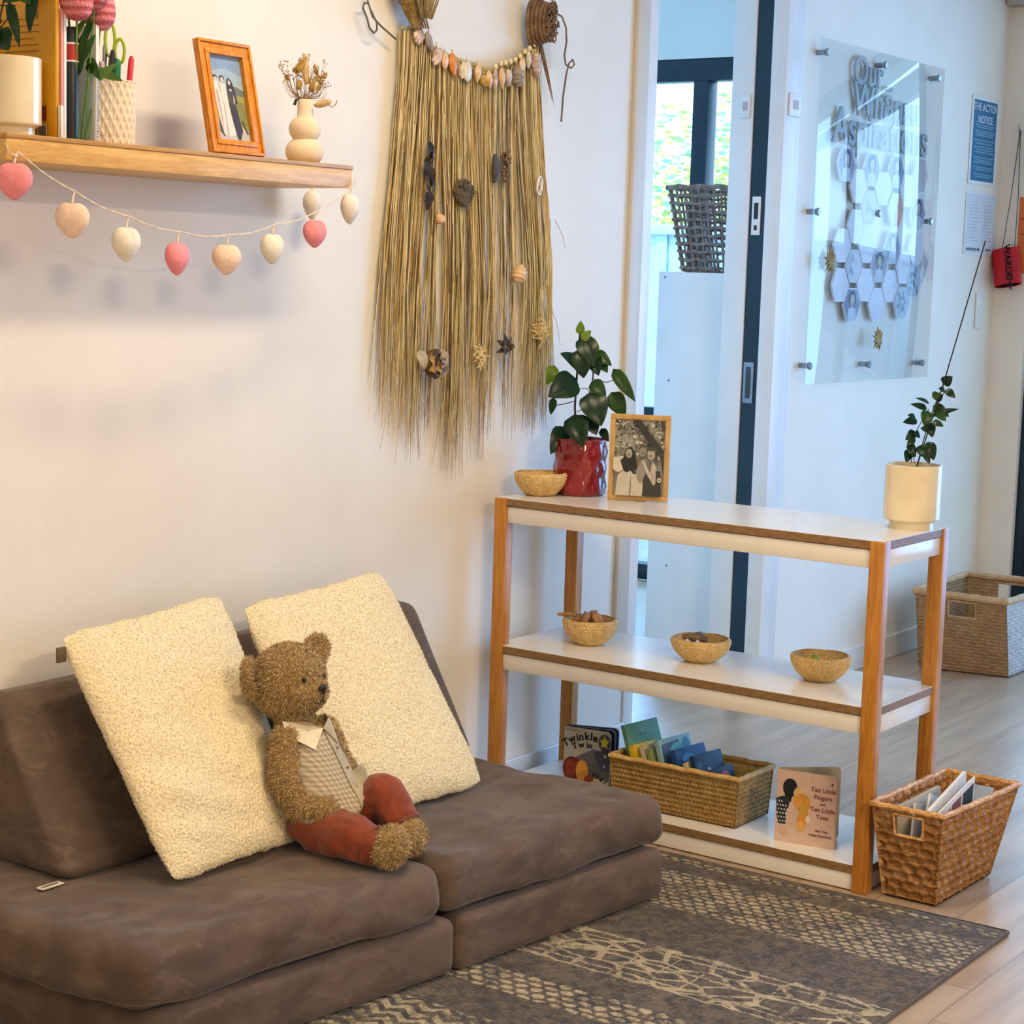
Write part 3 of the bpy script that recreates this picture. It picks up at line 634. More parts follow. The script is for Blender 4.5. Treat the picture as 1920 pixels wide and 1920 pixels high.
# ------------------------------------------------------------------ foam couch
def quadwarp(z0, q):   # q: FL, FR, BR, BL
    q = [V3((a[0], a[1], 0)) for a in q]
    def w(P, h):
        u, v = (P.x/h[0]+1)/2, (P.y/h[1]+1)/2
        a = q[0].lerp(q[1], u).lerp(q[3].lerp(q[2], u), v); return V3((a.x, a.y, z0+P.z+h[2]))
    return w
def foam(name, label, quad, z0, z1, r, amp, seed, n=(44, 44, 14), sag=0):
    h = ((quad[1][0]-quad[0][0])/2, (quad[3][1]-quad[0][1])/2, (z1-z0)/2); w = quadwarp(z0, quad)
    t = thing(name, label, 'sofa cushion' if 'mattress' in name else 'sofa base', (quad[0][0]+h[0], quad[0][1]+h[1], z0), 0)
    bm = B()
    def ns(P, nn):
        if nn.length < .5: nn = V3((0, 0, 1 if P.z > 0 else -1)) if abs(abs(P.z)-h[2]) < 1e-4 else (V3((0, -1, 0)) if P.y < 0 and abs(abs(P.y)-h[1]) < 1e-4 else nn)
        if P.z < -h[2]+.004 and nn.z < -.5: return V3((0, 0, 0))
        f = noise.noise(P*V3((5, 5, 9))*1.0+V3((seed, 0, 0)))*amp+noise.noise(P*V3((13, 22, 20))+V3((0, seed, 0)))*amp*.45 if False else (noise.noise(V3((P.x*5+seed, P.y*6, P.z*9)))*amp+noise.noise(V3((P.x*14, P.y*20+seed, P.z*22)))*amp*.45)
        return nn*f
    rbox(bm, h, r, n, lambda P: w(P, h)+V3((0, 0, -sag*max(0, 1-((P.x/h[0])**2))*max(0, 1-(P.y/h[1])**2) if P.z > 0 else 0)), ns=ns)
    obj('velvet_cover', bm, M_velvet, t, smooth=180)
    bm = B(); zz = z0+.012
    kx, ky = 1-.035/h[0], 1-.035/h[1]; mx_, my_ = 1-.010/h[0], 1-.010/h[1]
    tube(bm, [w(V3((x*(h[0]-.0075), y*(h[1]-.0075), -h[2]+.014)), h) for x, y in ((-1, -ky), (-mx_, -my_), (-kx, -1), (kx, -1), (mx_, -my_), (1, -ky), (1, ky), (mx_, my_), (kx, 1), (-kx, 1), (-mx_, my_), (-1, ky))], .0017, 6, closed=True); obj('piping', bm, M_velvet, t)
    return t
ZB = .0125
foam('couch_base', 'taupe velvet foam base block under the right half of the couch', [(-.988, -.722), (-.338, -.792), (-.362, -.032), (-1.0, -.032)], ZB, .126, .022, .003, 1)
foam('couch_base', 'taupe velvet foam base block under the left half of the couch', [(-1.70, -.626), (-.993, -.720), (-1.006, -.032), (-1.735, -.032)], ZB, .126, .022, .003, 2)
foam('seat_mattress', 'taupe velvet seat mattress forming the right half of the couch', [(-1.022, -.712), (-.322, -.782), (-.352, -.03), (-1.032, -.03)], .129, .240, .036, .0105, 3, (90, 90, 14))
foam('seat_mattress', 'taupe velvet seat mattress forming the left half of the couch', [(-1.735, -.622), (-1.030, -.716), (-1.038, -.03), (-1.785, -.03)], .129, .240, .036, .0105, 4, (90, 90, 14))
def wedge(label, x0, x1, seed, hh=.165):
    t = thing('wedge_backrest', label, 'backrest', ((x0+x1)/2, -.16, .238)); h = ((x1-x0)/2, .12, hh)
    def w(P):
        u = (P.z/h[2]+1)/2; v = (P.y/h[1]+1)/2; yf = -.272+.205*u; y = yf+( -.022-yf)*v
        return V3(((x0+x1)/2+P.x, y, .2385+u*2*h[2]-.0*v))
    bm = B(); rbox(bm, h, .03, (30, 16, 30), w, ns=lambda P, n: n*.002*noise.noise(P*9+V3((seed, 0, 0)))); obj('velvet_cover', bm, M_velvet, t, smooth=180)
    return t
wedge('taupe velvet wedge backrest behind the right cream cushion', -.965, -.332, 1, .170)
wt = wedge('taupe velvet wedge backrest at the left end of the couch', -1.572, -.975, 2, .158)
M_tag = mat('white_fabric_tag', (226, 220, 208), .7, (210, 204, 192), 40)
bm = B(); box(bm, (-1.625, -.262, .2395), (-1.574, -.244, .2415), .0005)
bt, tb = paint([((90, 84, 78), [(.1+.1*i, .3), (.16+.1*i, .3), (.16+.1*i, .7), (.1+.1*i, .7)]) for i in range(8)], (-1.624, -.261, .2416), (.049, 0, 0), (0, .016, 0)); merge(bm, bt, 1)
obj('brand_tag', bm, [M_tag]+tb, wt, smooth=0)
# ------------------------------------------------------------------ cream boucle cushions
def cushion(label, TL, TR, BR, BL, thick, seed, wr):
    TL, TR, BR, BL = map(V3, (TL, TR, BR, BL)); t = thing('scatter_cushion', label, 'cushion', (BL+BR)/2, 0)
    nrm = (BR-BL).cross(TL-BL).normalized()
    N = 56; bm = B(); g = {}
    for sd in (1, -1):
        for i in range(N+1):
            for j in range(N+1):
                u, v = -math.cos(math.pi*i/N), -math.cos(math.pi*j/N)
                edge = i in (0, N) or j in (0, N)
                if edge and sd == -1: g[(sd, i, j)] = g[(1, i, j)]; continue
                uu, vv = u*(1-.034*(1-v*v)-.050*abs(v)**9+.012*noise.noise(V3((v*5, seed, u)))), v*(1-.034*(1-u*u)-.050*abs(u)**9+.014*noise.noise(V3((u*5, seed, v))))
                P = BL.lerp(BR, (uu+1)/2).lerp(TL.lerp(TR, (uu+1)/2), (vv+1)/2)
                th = thick*((1-abs(u)**3)*(1-abs(v)**3))**.5
                wn = noise.noise(V3((u*1.5+seed, v*4.5+u*1.2, seed)))*wr*(1.3 if v < -.1 else .5)*max(0, 1-u*.5)+noise.noise(V3((u*5, v*13+seed, 3)))*wr*.35*(1 if v < -.2 else .25)
                if edge: P += nrm*noise.noise(V3((u*4+seed, v*4, 0)))*.006+ (P-(TL+TR+BL+BR)/4).normalized()*noise.noise(V3((u*9+seed, v*9, 5)))*.003; th = 0; wn = 0
                P += nrm*sd*(th+wn*((1-u**4)*(1-v**4))**.5); P.z = max(P.z, .2395) if sd else P.z
                g[(sd, i, j)] = bm.verts.new(P)
        for i in range(N):
            for j in range(N):
                q = [g[(sd, i, j)], g[(sd, i+1, j)], g[(sd, i+1, j+1)], g[(sd, i, j+1)]]
                try: bm.faces.new(q if sd > 0 else q[::-1])
                except ValueError: pass
    furry(bm, 60000, .0030, .0018, 0, rng=random.Random(seed))
    obj('cover', bm, M_boucle, t, smooth=180); return t, nrm
c1, nn = cushion('cream boucle cushion standing left of the teddy bear', (-1.497, -.150, .672), (-1.064, -.145, .700), (-1.098, -.425, .246), (-1.468, -.430, .246), .046, 3, .010)
cushion('cream boucle cushion standing right behind the teddy bear', (-1.020, -.155, .668), (-.560, -.150, .692), (-.548, -.452, .246), (-1.045, -.440, .246), .044, 9, .005)
bm = B(); box(bm, (-1.508, -.168, .622), (-1.488, -.162, .650), .0005, Matrix.Translation((0, 0, 0))); obj('label_tag', bm, mat('olive_tag', (110, 96, 66), .7, (96, 84, 56), 40), c1)
# ------------------------------------------------------------------ teddy bear
bx = -1.10
t = thing('teddy_bear', 'brown curly teddy bear in a checked shirt and rust trousers, sitting on the couch', 'teddy bear', (bx, -.50, .24))
M_fur = Mt('bear_fur_base', .95, Sheen_Weight=.4); M_fur.col(M_fur.mix(M_fur.noise(120, detail=3).smooth(.3, .7), (132, 102, 60), (166, 134, 84))); M_fur = M_fur.m
M_furt = Mt('bear_fur_tuft', .9, Sheen_Weight=.3); M_furt.col(M_furt.mix(M_furt.noise(150, detail=2).smooth(.35, .65), (158, 126, 74), (214, 184, 126))); M_furt = M_furt.m
def chain(p, q, r0, r1, n=6): return [(V3(p).lerp(V3(q), i/n), (r0+(r1-r0)*i/n,)*3) for i in range(n+1)]
RX = lambda d: Matrix.Rotation(R(d), 3, 'X')
hz = Matrix.Rotation(R(-8), 3, 'Y')
hc = V3((bx, -.368, .558))
parts = [(hc, (.074, .070, .070)), (hc+V3((0, .0, -.022)), (.070, .064, .058)), (hc+V3((0, -.046, -.018)), (.044, .040, .034)), (hc+V3((0, -.034, -.03)), (.052, .04, .034)),
 (V3((bx, -.388, .475)), (.040, .036, .035)),
 (V3((bx, -.418, .435)), (.046, .040, .045)), (V3((bx, -.445, .375)), (.054, .046, .07)), (V3((bx, -.470, .318)), (.058, .050, .055)), (V3((bx+.005, -.475, .282)), (.062, .052, .034))]
parts += chain((bx-.056, -.412, .452), (bx-.074, -.430, .385), .029, .031)+chain((bx-.074, -.430, .385), (bx-.066, -.462, .335), .031, .030)+chain((bx-.066, -.462, .335), (bx-.044, -.505, .332), .030, .028)
parts += chain((bx+.056, -.412, .452), (bx+.082, -.425, .39), .029, .026)+chain((bx+.082, -.425, .39), (bx+.085, -.47, .345), .026, .024)
# legs: near leg lies forward, far leg bent at the knee
parts += chain((bx-.030, -.49, .282), (bx-.035, -.575, .284), .030, .028)+chain((bx-.035, -.575, .284), (bx-.028, -.63, .278), .028, .026)
parts += chain((bx+.045, -.48, .285), (bx+.062, -.560, .345), .030, .026)+chain((bx+.062, -.560, .345), (bx+.062, -.61, .295), .026, .024)
parts += [(V3((bx-.024, -.648, .279)), (.039, .034, .038)), (V3((bx-.022, -.655, .286)), (.037, .032, .038)), (V3((bx+.055, -.632, .280)), (.035, .034, .037))]
bm = blob(parts, .0055, 5); furry(bm, 130000, .0085, .0016, 1); obj('body', bm, [M_fur, M_furt], t, smooth=180)
for s in (-1, 1):
    M = Matrix.Rotation(R(28*s), 3, 'Y') @ Matrix.Rotation(R(-20*s), 3, 'Z'); ec = hc+(V3((-.073, .028, .010)) if s < 0 else V3((.066, -.012, .052))) 
    bm = blob([(ec, (.030, .014, .046 if s < 0 else .032), M), (ec+V3((s*.002, .004, -.016)), (.024, .013, .034 if s < 0 else .024), M)], .004, 3)
    for v in bm.verts:
        d = M.inverted() @ (v.co-ec)
        if d.y < 0: v.co += M @ V3((0, .010*max(0, 1-(d.x/.024)**2-(d.z/.03)**2), 0))
    furry(bm, 120000, .007, .0016, 1); obj('ear', bm, [M_fur, M_furt], t, smooth=180)
M_nose = mat('dark_brown_thread', (38, 24, 20), .45, (30, 18, 16), 90)
bm = B(); nc = hc+V3((.0, -.089, -.004)); ell(bm, nc, (.0105, .006, .007)); ell(bm, nc+V3((0, 0, -.006)), (.005, .005, .006)); obj('nose', bm, M_nose, t)
for s in (-1, 1):
    bm = B(); ell(bm, hc+V3((s*.029, -.066 if s < 0 else -.064, .012)), (.0046, .0045, .005)); obj('eye', bm, M_nose, t)
bm = B(); c0 = hc+V3((0, -.0905, -.016)); tube(bm, [c0, c0+V3((0, .000, -.010)), c0+V3((0, .004, -.015))], .0011, 6)
tube(bm, [c0+V3((-.015, .012, -.016)), c0+V3((-.007, .004, -.019)), c0+V3((0, .003, -.014)), c0+V3((.007, .004, -.019)), c0+V3((.015, .012, -.016))], .0011, 6); obj('mouth', bm, M_nose, t)
for s in (-1, 1):   # brow seam
    bm = B(); tube(bm, [hc+V3((s*.030, -.0655, .017)), hc+V3((s*.044, -.0575, .030)), hc+V3((s*.056, -.042, .042))], .0009, 6); obj('face_seam', bm, M_fur, t)
# shirt: shell around the torso, open at the front bottom
Sh = Mt('checked_cotton', .8); X, Y, Z = Sh.xyz()
def stripes(a, p): return ((a/p).fract()-.5).abs().gt(.25)
ck = (stripes(X+Y*.4, .0085)+stripes(Z, .0085))*.5
Sh.col(Sh.mix(ck*.8, (250, 242, 222), (200, 168, 112))); M_check = Sh.m
M_coll = mat('cream_cotton', (238, 226, 200), .8, (226, 212, 184), 60)
def shell(rows, a0, a1, n=40):
    bm = B(); g = []
    for (c, rx, ry, dz) in rows:
        g.append([bm.verts.new(V3(c)+V3((rx*math.sin(a), -ry*math.cos(a), dz*abs(math.cos(a/2))+.0012*math.sin(a*9+c[2]*200)))) for a in [a0+(a1-a0)*i/n for i in range(n+1)]])
    for A_, B_ in zip(g, g[1:]):
        for i in range(n): bm.faces.new((A_[i], A_[i+1], B_[i+1], B_[i]))
    return bm
rows = []
for i in range(15):
    u = i/14; z = .474-.165*u; y = -.398-.072*u; rows.append(((bx, y, z), .050+.030*math.sin(min(1, u*1.15)*math.pi/2), .052+.030*math.sin(min(1, u*1.1)*math.pi/2), -.004))
def hem(bm):
    for v in bm.verts:
        k_ = max(0, min(1, (.372-v.co.z)/.06)); v.co.z += max(0, v.co.x-(bx-.012))*.95*k_
bm = shell(rows, -math.pi*.98, math.pi*.085, 56); hem(bm); bmesh.ops.solidify(bm, geom=list(bm.faces), thickness=.0018); sh = obj('shirt', bm, M_check, t, smooth=180)
bm = shell([(r_[0], r_[1]+.003, r_[2]+.003, r_[3]) for r_ in rows[:-1]], math.pi*.045, math.pi*.40, 16); hem(bm)
bmesh.ops.solidify(bm, geom=list(bm.faces), thickness=.0016); obj('placket', bm, M_coll, sh, smooth=180)
bm = B()
for s_ in (-1, 1):
    q_ = [(bx+.004, -.456, .474), (bx+s_*.034, -.470, .440), (bx+s_*.066, -.425, .466), (bx+s_*.058, -.405, .490), (bx+s_*.030, -.446, .489)]
    vv_ = [bm.verts.new(p_) for p_ in q_]; bm.faces.new(vv_ if s_ > 0 else vv_[::-1])
bmesh.ops.solidify(bm, geom=list(bm.faces), thickness=.0022); obj('collar', bm, M_coll, sh, smooth=0)
M_btn = mat('brown_button', (150, 116, 78), .4, (140, 104, 66), 90)
for i in (3, 6, 9):
    bm = B(); r_ = rows[i]; a = math.pi*.10; ell(bm, V3(r_[0])+V3(((r_[1]+.006)*math.sin(a), -(r_[2]+.006)*math.cos(a), -.003)), (.003, .002, .003)); obj('button', bm, M_btn, sh)
M_rust = Mt('rust_corduroy', .8, Sheen_Weight=.25); M_rust.col(M_rust.mix(M_rust.noise(30, detail=3).smooth(.3, .7), (120, 46, 12), (142, 60, 18))); M_rust.bump(M_rust.noise(260), .0006); M_rust = M_rust.m
tp = [(V3((bx+.002, -.474, .290)), (.088, .076, .047)), (V3((bx+.0, -.468, .312)), (.080, .068, .03))]
tp += chain((bx-.034, -.490, .285), (bx-.042, -.560, .290), .049, .047)+chain((bx-.042, -.560, .290), (bx-.034, -.617, .281), .047, .039)
tp += chain((bx+.045, -.485, .292), (bx+.066, -.562, .350), .048, .043)+chain((bx+.066, -.562, .350), (bx+.064, -.604, .305), .043, .037)
bm = blob(tp, .0055, 5)
for v in bm.verts:
    p = v.co; f = noise.noise(V3((p.x*22, p.y*30, p.z*30)))*.0055+abs(noise.noise(V3((p.x*45+9, p.y*26, p.z*40))))*-.005; v.co += v.normal*f if v.normal.length else V3((0, 0, 0)); v.co.z = max(v.co.z, .2395)
tr = obj('trousers', bm, M_rust, t, smooth=180)
for c_, ax in ((V3((bx-.034, -.621, .281)), V3((0, -1, -.15))), (V3((bx+.063, -.612, .300)), V3((0, -.65, -.75)))):
    bm = B(); x_, y_ = frame_at(ax); tube(bm, [c_+(x_*math.cos(a)+y_*math.sin(a))*(.0375 if c_.x < bx else .0345) for a in [k_*math.pi/12 for k_ in range(24)]], .0028, 8, closed=True); obj('hem', bm, M_rust, tr)
bm = B(); tube(bm, [(bx-.083, -.540, .29), (bx-.086, -.555, .275), (bx-.078, -.565, .258)], .0012, 6); obj('seam', bm, mat('dark_rust_thread', (104, 34, 14), .8, (90, 28, 12), 60), tr)
# ------------------------------------------------------------------ floating shelf
t = thing('floating_shelf', 'thick honey-coloured wooden floating shelf on the left wall', 'shelf', (-1.2, -.1, 1.524))
bm = B(); box(bm, (-1.658, -.212, 1.5245), (-.758, -.001, 1.5625), .0015); obj('shelf_body', bm, M_shelf, t)
bm = B(); box(bm, (-1.660, -.214, 1.5625), (-.756, -.001, 1.5705), .001); obj('top_board', bm, mat('darker_honey_top_board', (196, 150, 84), .45, (180, 134, 70), 30, (.5, 4, 4)), t)
ZS = 1.5705
t = thing('potted_plant', 'leafy plant in a glossy cream pot at the left end of the floating shelf', 'plant', (-1.585, -.135, ZS)); k = 1/945
cream_pot(t, (-1.585, -.135, ZS), .052, .134)
def ps(u, v, d=0): return ((u-22)*k, (248-v)*k, d)
plant(t, (-1.585, -.135, ZS), [(ps(22, 0, .02), ps(62, 38, .03), .03, .3, 1), (ps(60, -8, .02), ps(18, 36, .03), .045, .2, 1), (ps(66, 18, .02), ps(60, 84, .03), .019, -.3, 0), (ps(26, 34, .03), ps(46, 108, .04), .016, .3, 0),
  (ps(4, 78, .02), ps(26, 112, .03), .036, .1, 0), (ps(-10, 70, .02), ps(8, 110, .04), .03, .3, 0), (ps(56, -20, .0), ps(76, 20, .02), .03, -.4, 1), (ps(30, -30, .0), ps(50, 5, .02), .04, 0, 1)],
  [([ps(10, 105), ps(2, 66), ps(12, 20), ps(30, -30)], .0016), ([ps(-6, 88), ps(20, 52), ps(28, 40)], .0012), ([ps(0, 36), ps(24, 38), ps(30, 36)], .0011), ([ps(6, 108), ps(-8, 80), ps(8, 60)], .0014), ([ps(12, 20), ps(40, 0), ps(62, -8)], .0012)], [M_lfd, M_lfm, M_lfl])
def slab(nm, lb, cat, x0, x1, h, y0, y1, m, g=None, extra=None):
    t = thing(nm, lb, cat, ((x0+x1)/2, (y0+y1)/2, ZS), 0, g)
    bm = B(); box(bm, (x0, y0, ZS), (x1, y1, ZS+h), .0012); obj('cover', bm, m, t)
    bm = B(); box(bm, (x0+.0015, y0+.003, ZS+h-.002), (x1-.0015, y1+.001, ZS+h+.0004)); obj('pages', bm, M_paper, t)
    if extra: extra(t)
    return t
def yb(t):
    L_ = []
    for i in range(11): L_.append(((150, 104, 20), [(.14, .80-.043*i-(.03 if i > 6 else 0)), (.72-.1*(i % 3 == 0), .80-.043*i-(.03 if i > 6 else 0)), (.72-.1*(i % 3 == 0), .807-.043*i-(.03 if i > 6 else 0)), (.14, .807-.043*i-(.03 if i > 6 else 0))]))
    L_ += [((128, 30, 34), [(.70, .12), (.85, .12), (.85, .22), (.70, .22)]), ((214, 204, 186), [(.70, .01), (.87, .01), (.87, .1), (.70, .1)])]+[((60, 44, 36), [(.72+.02*i, .02), (.73+.02*i+.004*(i % 2), .02), (.73+.02*i+.004*(i % 2), .09), (.72+.02*i, .09)]) for i in range(7)]
    b, ms = paint(L_, (-1.5205, -.02, ZS), (0, -.155, 0), (0, 0, .262), .0003); obj('back_cover_print', b, ms, t, smooth=0)
slab('book', 'tall mustard yellow book standing behind the cream pot on the floating shelf', 'book', -1.520, -1.511, .262, -.175, -.02, mat('mustard_card', (214, 156, 10), .45, (204, 146, 8), 10), 'books on the floating shelf', yb)
slab('book', 'thin pink-spined book right of the mustard book on the floating shelf', 'book', -1.5095, -1.504, .226, -.178, -.02, mat('pink_card', (226, 160, 160), .5, (216, 148, 150), 10), 'books on the floating shelf')
slab('book', 'thin white-spined book right of the pink one on the floating shelf', 'book', -1.503, -1.497, .222, -.178, -.02, M_paper, 'books on the floating shelf')
slab('book', 'short white booklet in front of the mustard book on the floating shelf', 'book', -1.5165, -1.5105, .058, -.186, -.177, M_paper, 'books on the floating shelf')
def wb(t):
    rr = random.Random(2); L_ = []; z = .02
    while z < .92: d = rr.uniform(.012, .026); L_.append(((92, 94, 108), [(.2, z), (rr.uniform(.6, .85), z), (rr.uniform(.6, .85), z+d*.55), (.2, z+d*.55)])); z += d*1.15
    b, ms = paint(L_, (-1.4295, -.1785, ZS), (.008, 0, 0), (0, 0, .15), .0003); obj('spine_print', b, ms, t, smooth=0)
slab('book', 'narrow white book with grey spine lettering beside the pen cup', 'book', -1.4295, -1.4215, .208, -.178, -.05, M_paper, 'books on the floating shelf', wb)
t = thing('black_tube', 'tall black tube with a red band standing by the pen cup on the floating shelf', 'tube', (-1.4785, -.168, ZS))
bm = B(); lathe(bm, [(0, 0), (.0125, 0), (.013, .002), (.013, .196), (.012, .198), (0, .198)], 32, (-1.4785, -.168, ZS)); obj('tube_body', bm, M_black, t)
bm = B(); lathe(bm, [(.0132, .140), (.0134, .140), (.0134, .168), (.0132, .168)], 32, (-1.4785, -.168, ZS)); obj('red_band', bm, mat('red_band', (176, 36, 36), .4, (166, 30, 32)), t)
for z in (.137, .168):
    bm = B(); lathe(bm, [(.0131, z), (.0134, z), (.0134, z+.003), (.0131, z+.003)], 32, (-1.4785, -.168, ZS)); obj('white_ring', bm, M_paper, t)
# clear vase with crochet tulips
t = thing('glass_vase', 'clear square glass vase holding green stems, in front of the pen cup', 'vase', (-1.448, -.16, ZS))
bm = B()
for lo, hi in (((-1.4630, -.175, 0), (-1.4330, -.173, .12)), ((-1.4630, -.147, 0), (-1.4330, -.145, .12)), ((-1.4630, -.173, 0), (-1.4610, -.147, .12)), ((-1.4350, -.173, 0), (-1.4330, -.147, .12)), ((-1.4630, -.175, 0), (-1.4330, -.145, .003))): box(bm, V3(lo)+V3((0, 0, ZS)), V3(hi)+V3((0, 0, ZS)))
obj('glass_body', bm, M_glass, t, smooth=0)
M_croc = Mt('pink_crochet_yarn', .85); _w = ((M_croc.xyz()[2]*420).sin()*.5+M_croc.vor(260))
M_croc.col(M_croc.mix(_w.smooth(.1, .9), (196, 96, 104), (236, 146, 152))); M_croc.bump(_w, .0018); M_croc = M_croc.m
M_gst = mat('green_stem', (110, 148, 60), .6, (86, 126, 44), 40)
fl = [((-1.458, -.165), (-1.480, -.185, 1.812), .030, 'leftmost of the pink crochet tulips, above the black tube'), ((-1.452, -.157), (-1.474, -.150, 1.862), .027, 'pink crochet tulip cut by the top of the picture, above the black tube'),
      ((-1.444, -.158), (-1.440, -.185, 1.838), .030, 'upper pink crochet tulip near the wall side of the bunch'), ((-1.440, -.164), (-1.409, -.165, 1.804), .030, 'lowest and rightmost of the pink crochet tulips'),
      ((-1.456, -.152), (-1.535, -.120, 1.845), .028, 'pink crochet tulip behind the mustard book')]
for i, (b0, c_, r_, lb) in enumerate(fl):
    t = thing('crochet_tulip', lb, 'flower', (b0[0], b0[1], ZS+.006), 0, 'pink crochet tulips'); c_ = V3(c_); b3 = V3((b0[0], b0[1], ZS+.006))
    bm = B(); lathe(bm, [(0, -r_*1.15), (r_*.55, -r_*1.02), (r_*.9, -r_*.6), (r_, 0), (r_*.92, r_*.6), (r_*.6, r_*1.15), (r_*.2, r_*1.45), (0, r_*1.5)], 28, c_, fn=lambda r0, z, a, j: (r0*(1+.05*math.sin(3*a)), z)); obj('bloom', bm, M_croc, t, smooth=180)
    bm = B(); m_ = b3.lerp(c_, .5)+V3((.004*(i-2), -.004, 0)); tube(bm, [b3, b3.lerp(m_, .5)+V3((.003*(i % 2), 0, 0)), m_, c_-V3((0, 0, r_))], .0021, 8); obj('stem', bm, M_gst, t)
    for s in ((0,) if i in (1, 4) else (0, 1)):
        bm = B(); p = b3.lerp(c_, .45+.1*s); e_ = ((-1.455, -.19, 1.79), (-1.446, -.19, 1.785), (-1.440, -.185, 1.71), (-1.385, -.185, 1.715), (-1.45, -.19, 1.80))[i]
        e_ = V3(e_)+V3((.012*s, -.002, -.03*s)); leaf(bm, p, e_, .017, FY+FX*.3*(s-.5), .1); bmesh.ops.solidify(bm, geom=list(bm.faces), thickness=.0006); obj('leaf', bm, M_lfm if i < 3 else M_gst, t, smooth=60)
# pen cup
cx_, cy_ = -1.334, -.105
t = thing('pen_cup', 'cream diamond-textured pen cup on the floating shelf', 'pen cup', (cx_, cy_, ZS))
def dia(r, z, a, j):
    if r < .04 or z < .001 or z > .119: return r, z
    u = a*22/(2*math.pi); v = z/.030; p = (u+v) % 1; q_ = (u-v) % 1; return r-.0032*(1-abs(2*p-1))**.8*0-.0036*min(1, 2.2*min(abs(p-.5)*2, 1)*0+ (min(min(p, 1-p), min(q_, 1-q_))*2.6)), z
bm = B(); lathe(bm, [(0, 0), (.046, 0), (.050, .001)]+[(.0505+.002*i/60, .002+.117*i/60) for i in range(61)]+[(.052, .1205), (.049, .1205), (.047, .01), (0, .01)], 264, (cx_, cy_, ZS), fn=dia); obj('cup_body', bm, mat('cream_ceramic_matt', (232, 216, 188), .45, (226, 208, 180), 10), t)
def pen(lb, a, rr, h, tilt, c_, cap, r_=.0042, clip=0):
    h += .016; bx_, by_ = cx_+FX.x*a+FY.x*rr, cy_+FX.y*a+FY.y*rr; t = thing('pen', lb, 'pen', (bx_, by_, ZS+.012), 0, 'pens in the diamond cup')
    p0 = V3((bx_, by_, ZS+.012)); p1 = p0+FX*tilt+V3((0, 0, h-.012)); d_ = (p1-p0)
    bm = B(); tube(bm, [p0, p0+d_*.66], r_, 12); obj('barrel', bm, mat('pen_barrel', (46, 44, 46), .35, (40, 38, 40), 30) if not clip else c_, t)
    bm = B(); tube(bm, [p0+d_*.66, p0+d_*.95, p1], [r_*1.12, r_*1.1, r_*.6], 12); obj('cap', bm, cap, t)
mc = lambda n, c, r=.35: mat(n, c, r, tuple(max(0, v-10) for v in c), 30)
M_pr, M_pg, M_pb, M_pw = mc('crimson_pen_plastic', (200, 30, 60)), mc('green_pen_plastic', (16, 120, 84)), mc('dark_pen_plastic', (50, 34, 38)), mc('grey_pen_plastic', (198, 190, 184))
pen('tall red marker leaning right at the right rim of the pen cup', .034, .012, .150, .012, M_pr, mc('coral_red_pen_plastic', (226, 56, 70)), .005, 1)
pen('green marker between the dark pen and the coral red one', .018, .018, .144, .003, M_pg, M_pg, .006)
pen('dark brown pen right of centre in the pen cup', .006, .016, .160, .006, M_pb, M_pb, .005)
pen('pale grey pen just left of centre in the pen cup', -.006, .022, .138, .0, M_pw, M_pw, .0045)
pen('crimson capped pen left in the pen cup, right of the spine lettering', -.018, .020, .139, .003, M_pr, M_pr, .0055)
pen('slim dark pen behind the crimson one in the pen cup', -.018, -.002, .160, .012, M_pb, M_pb, .004)
pen('thin silver pencil standing tall behind the crimson pen', -.010, .004, .172, .004, M_pw, M_metal, .003)
pen('dark olive pen at the left rim of the pen cup, seen past the vase', -.038, .006, .142, .002, M_pb, mc('olive_pen_plastic', (62, 66, 52)), .005)
pen('small white pen at the left rim of the pen cup', -.030, .014, .134, .0, M_pw, M_pw, .004)
t = thing('scissors', 'lime green handled scissors standing handles up in the pen cup', 'scissors', (cx_+.004, cy_, ZS+.012)); M_lime = mc('lime_plastic', (176, 196, 30))
o_ = V3((cx_+.002, cy_, ZS)); 
for s, zz, hh in ((-.004, .196, .030), (.014, .176, .022)):
    bm = B(); cc2 = o_+FX*(s+.006)+V3((0, 0, zz)); tube(bm, [cc2+FX*(.009*math.cos(a))+V3((0, 0, hh*math.sin(a))) for a in [k_*math.pi/12 for k_ in range(24)]], .0032, 8, closed=True); obj('handle', bm, M_lime, t)
    bm = B(); tube(bm, [o_+FX*s+V3((0, 0, .014)), o_+FX*(s+.002)+V3((0, 0, .12)), cc2-V3((0, 0, hh))], [.001, .004, .003], 6, flatz=.3); obj('blade', bm, M_metal if s > 0 else M_lime, t)
# bubble vase + dried flowers
vx, vy = -.832, -.145
M_mcer = mat('matt_cream_ceramic', (234, 216, 186), .75, (228, 208, 178), 12, bs=200, bd=.0004)
t = thing('bubble_vase', 'cream matt vase made of two stacked bubbles, right end of the floating shelf', 'vase', (vx, vy, ZS))
pf = [(0, 0), (.024, 0)]+[(.0385*math.sin(a)**.85 if a > 0 else .02, .0265-.0265*math.cos(a)*1.0) for a in [R(40+i*10) for i in range(11)]]
pf = [(0, .0), (.022, .0), (.031, .004), (.037, .012), (.0400, .022), (.0390, .032), (.034, .042), (.026, .048), (.0235, .050), (.027, .053), (.0315, .060), (.0335, .070), (.0320, .080), (.027, .088), (.020, .093), (.0170, .096), (.0163, .110), (.0160, .130), (.0150, .131), (.0135, .129), (.0135, .05), (0, .05)]
bm = B(); lathe(bm, pf, 48, (vx, vy, ZS)); obj('vase_body', bm, M_mcer, t, smooth=60)
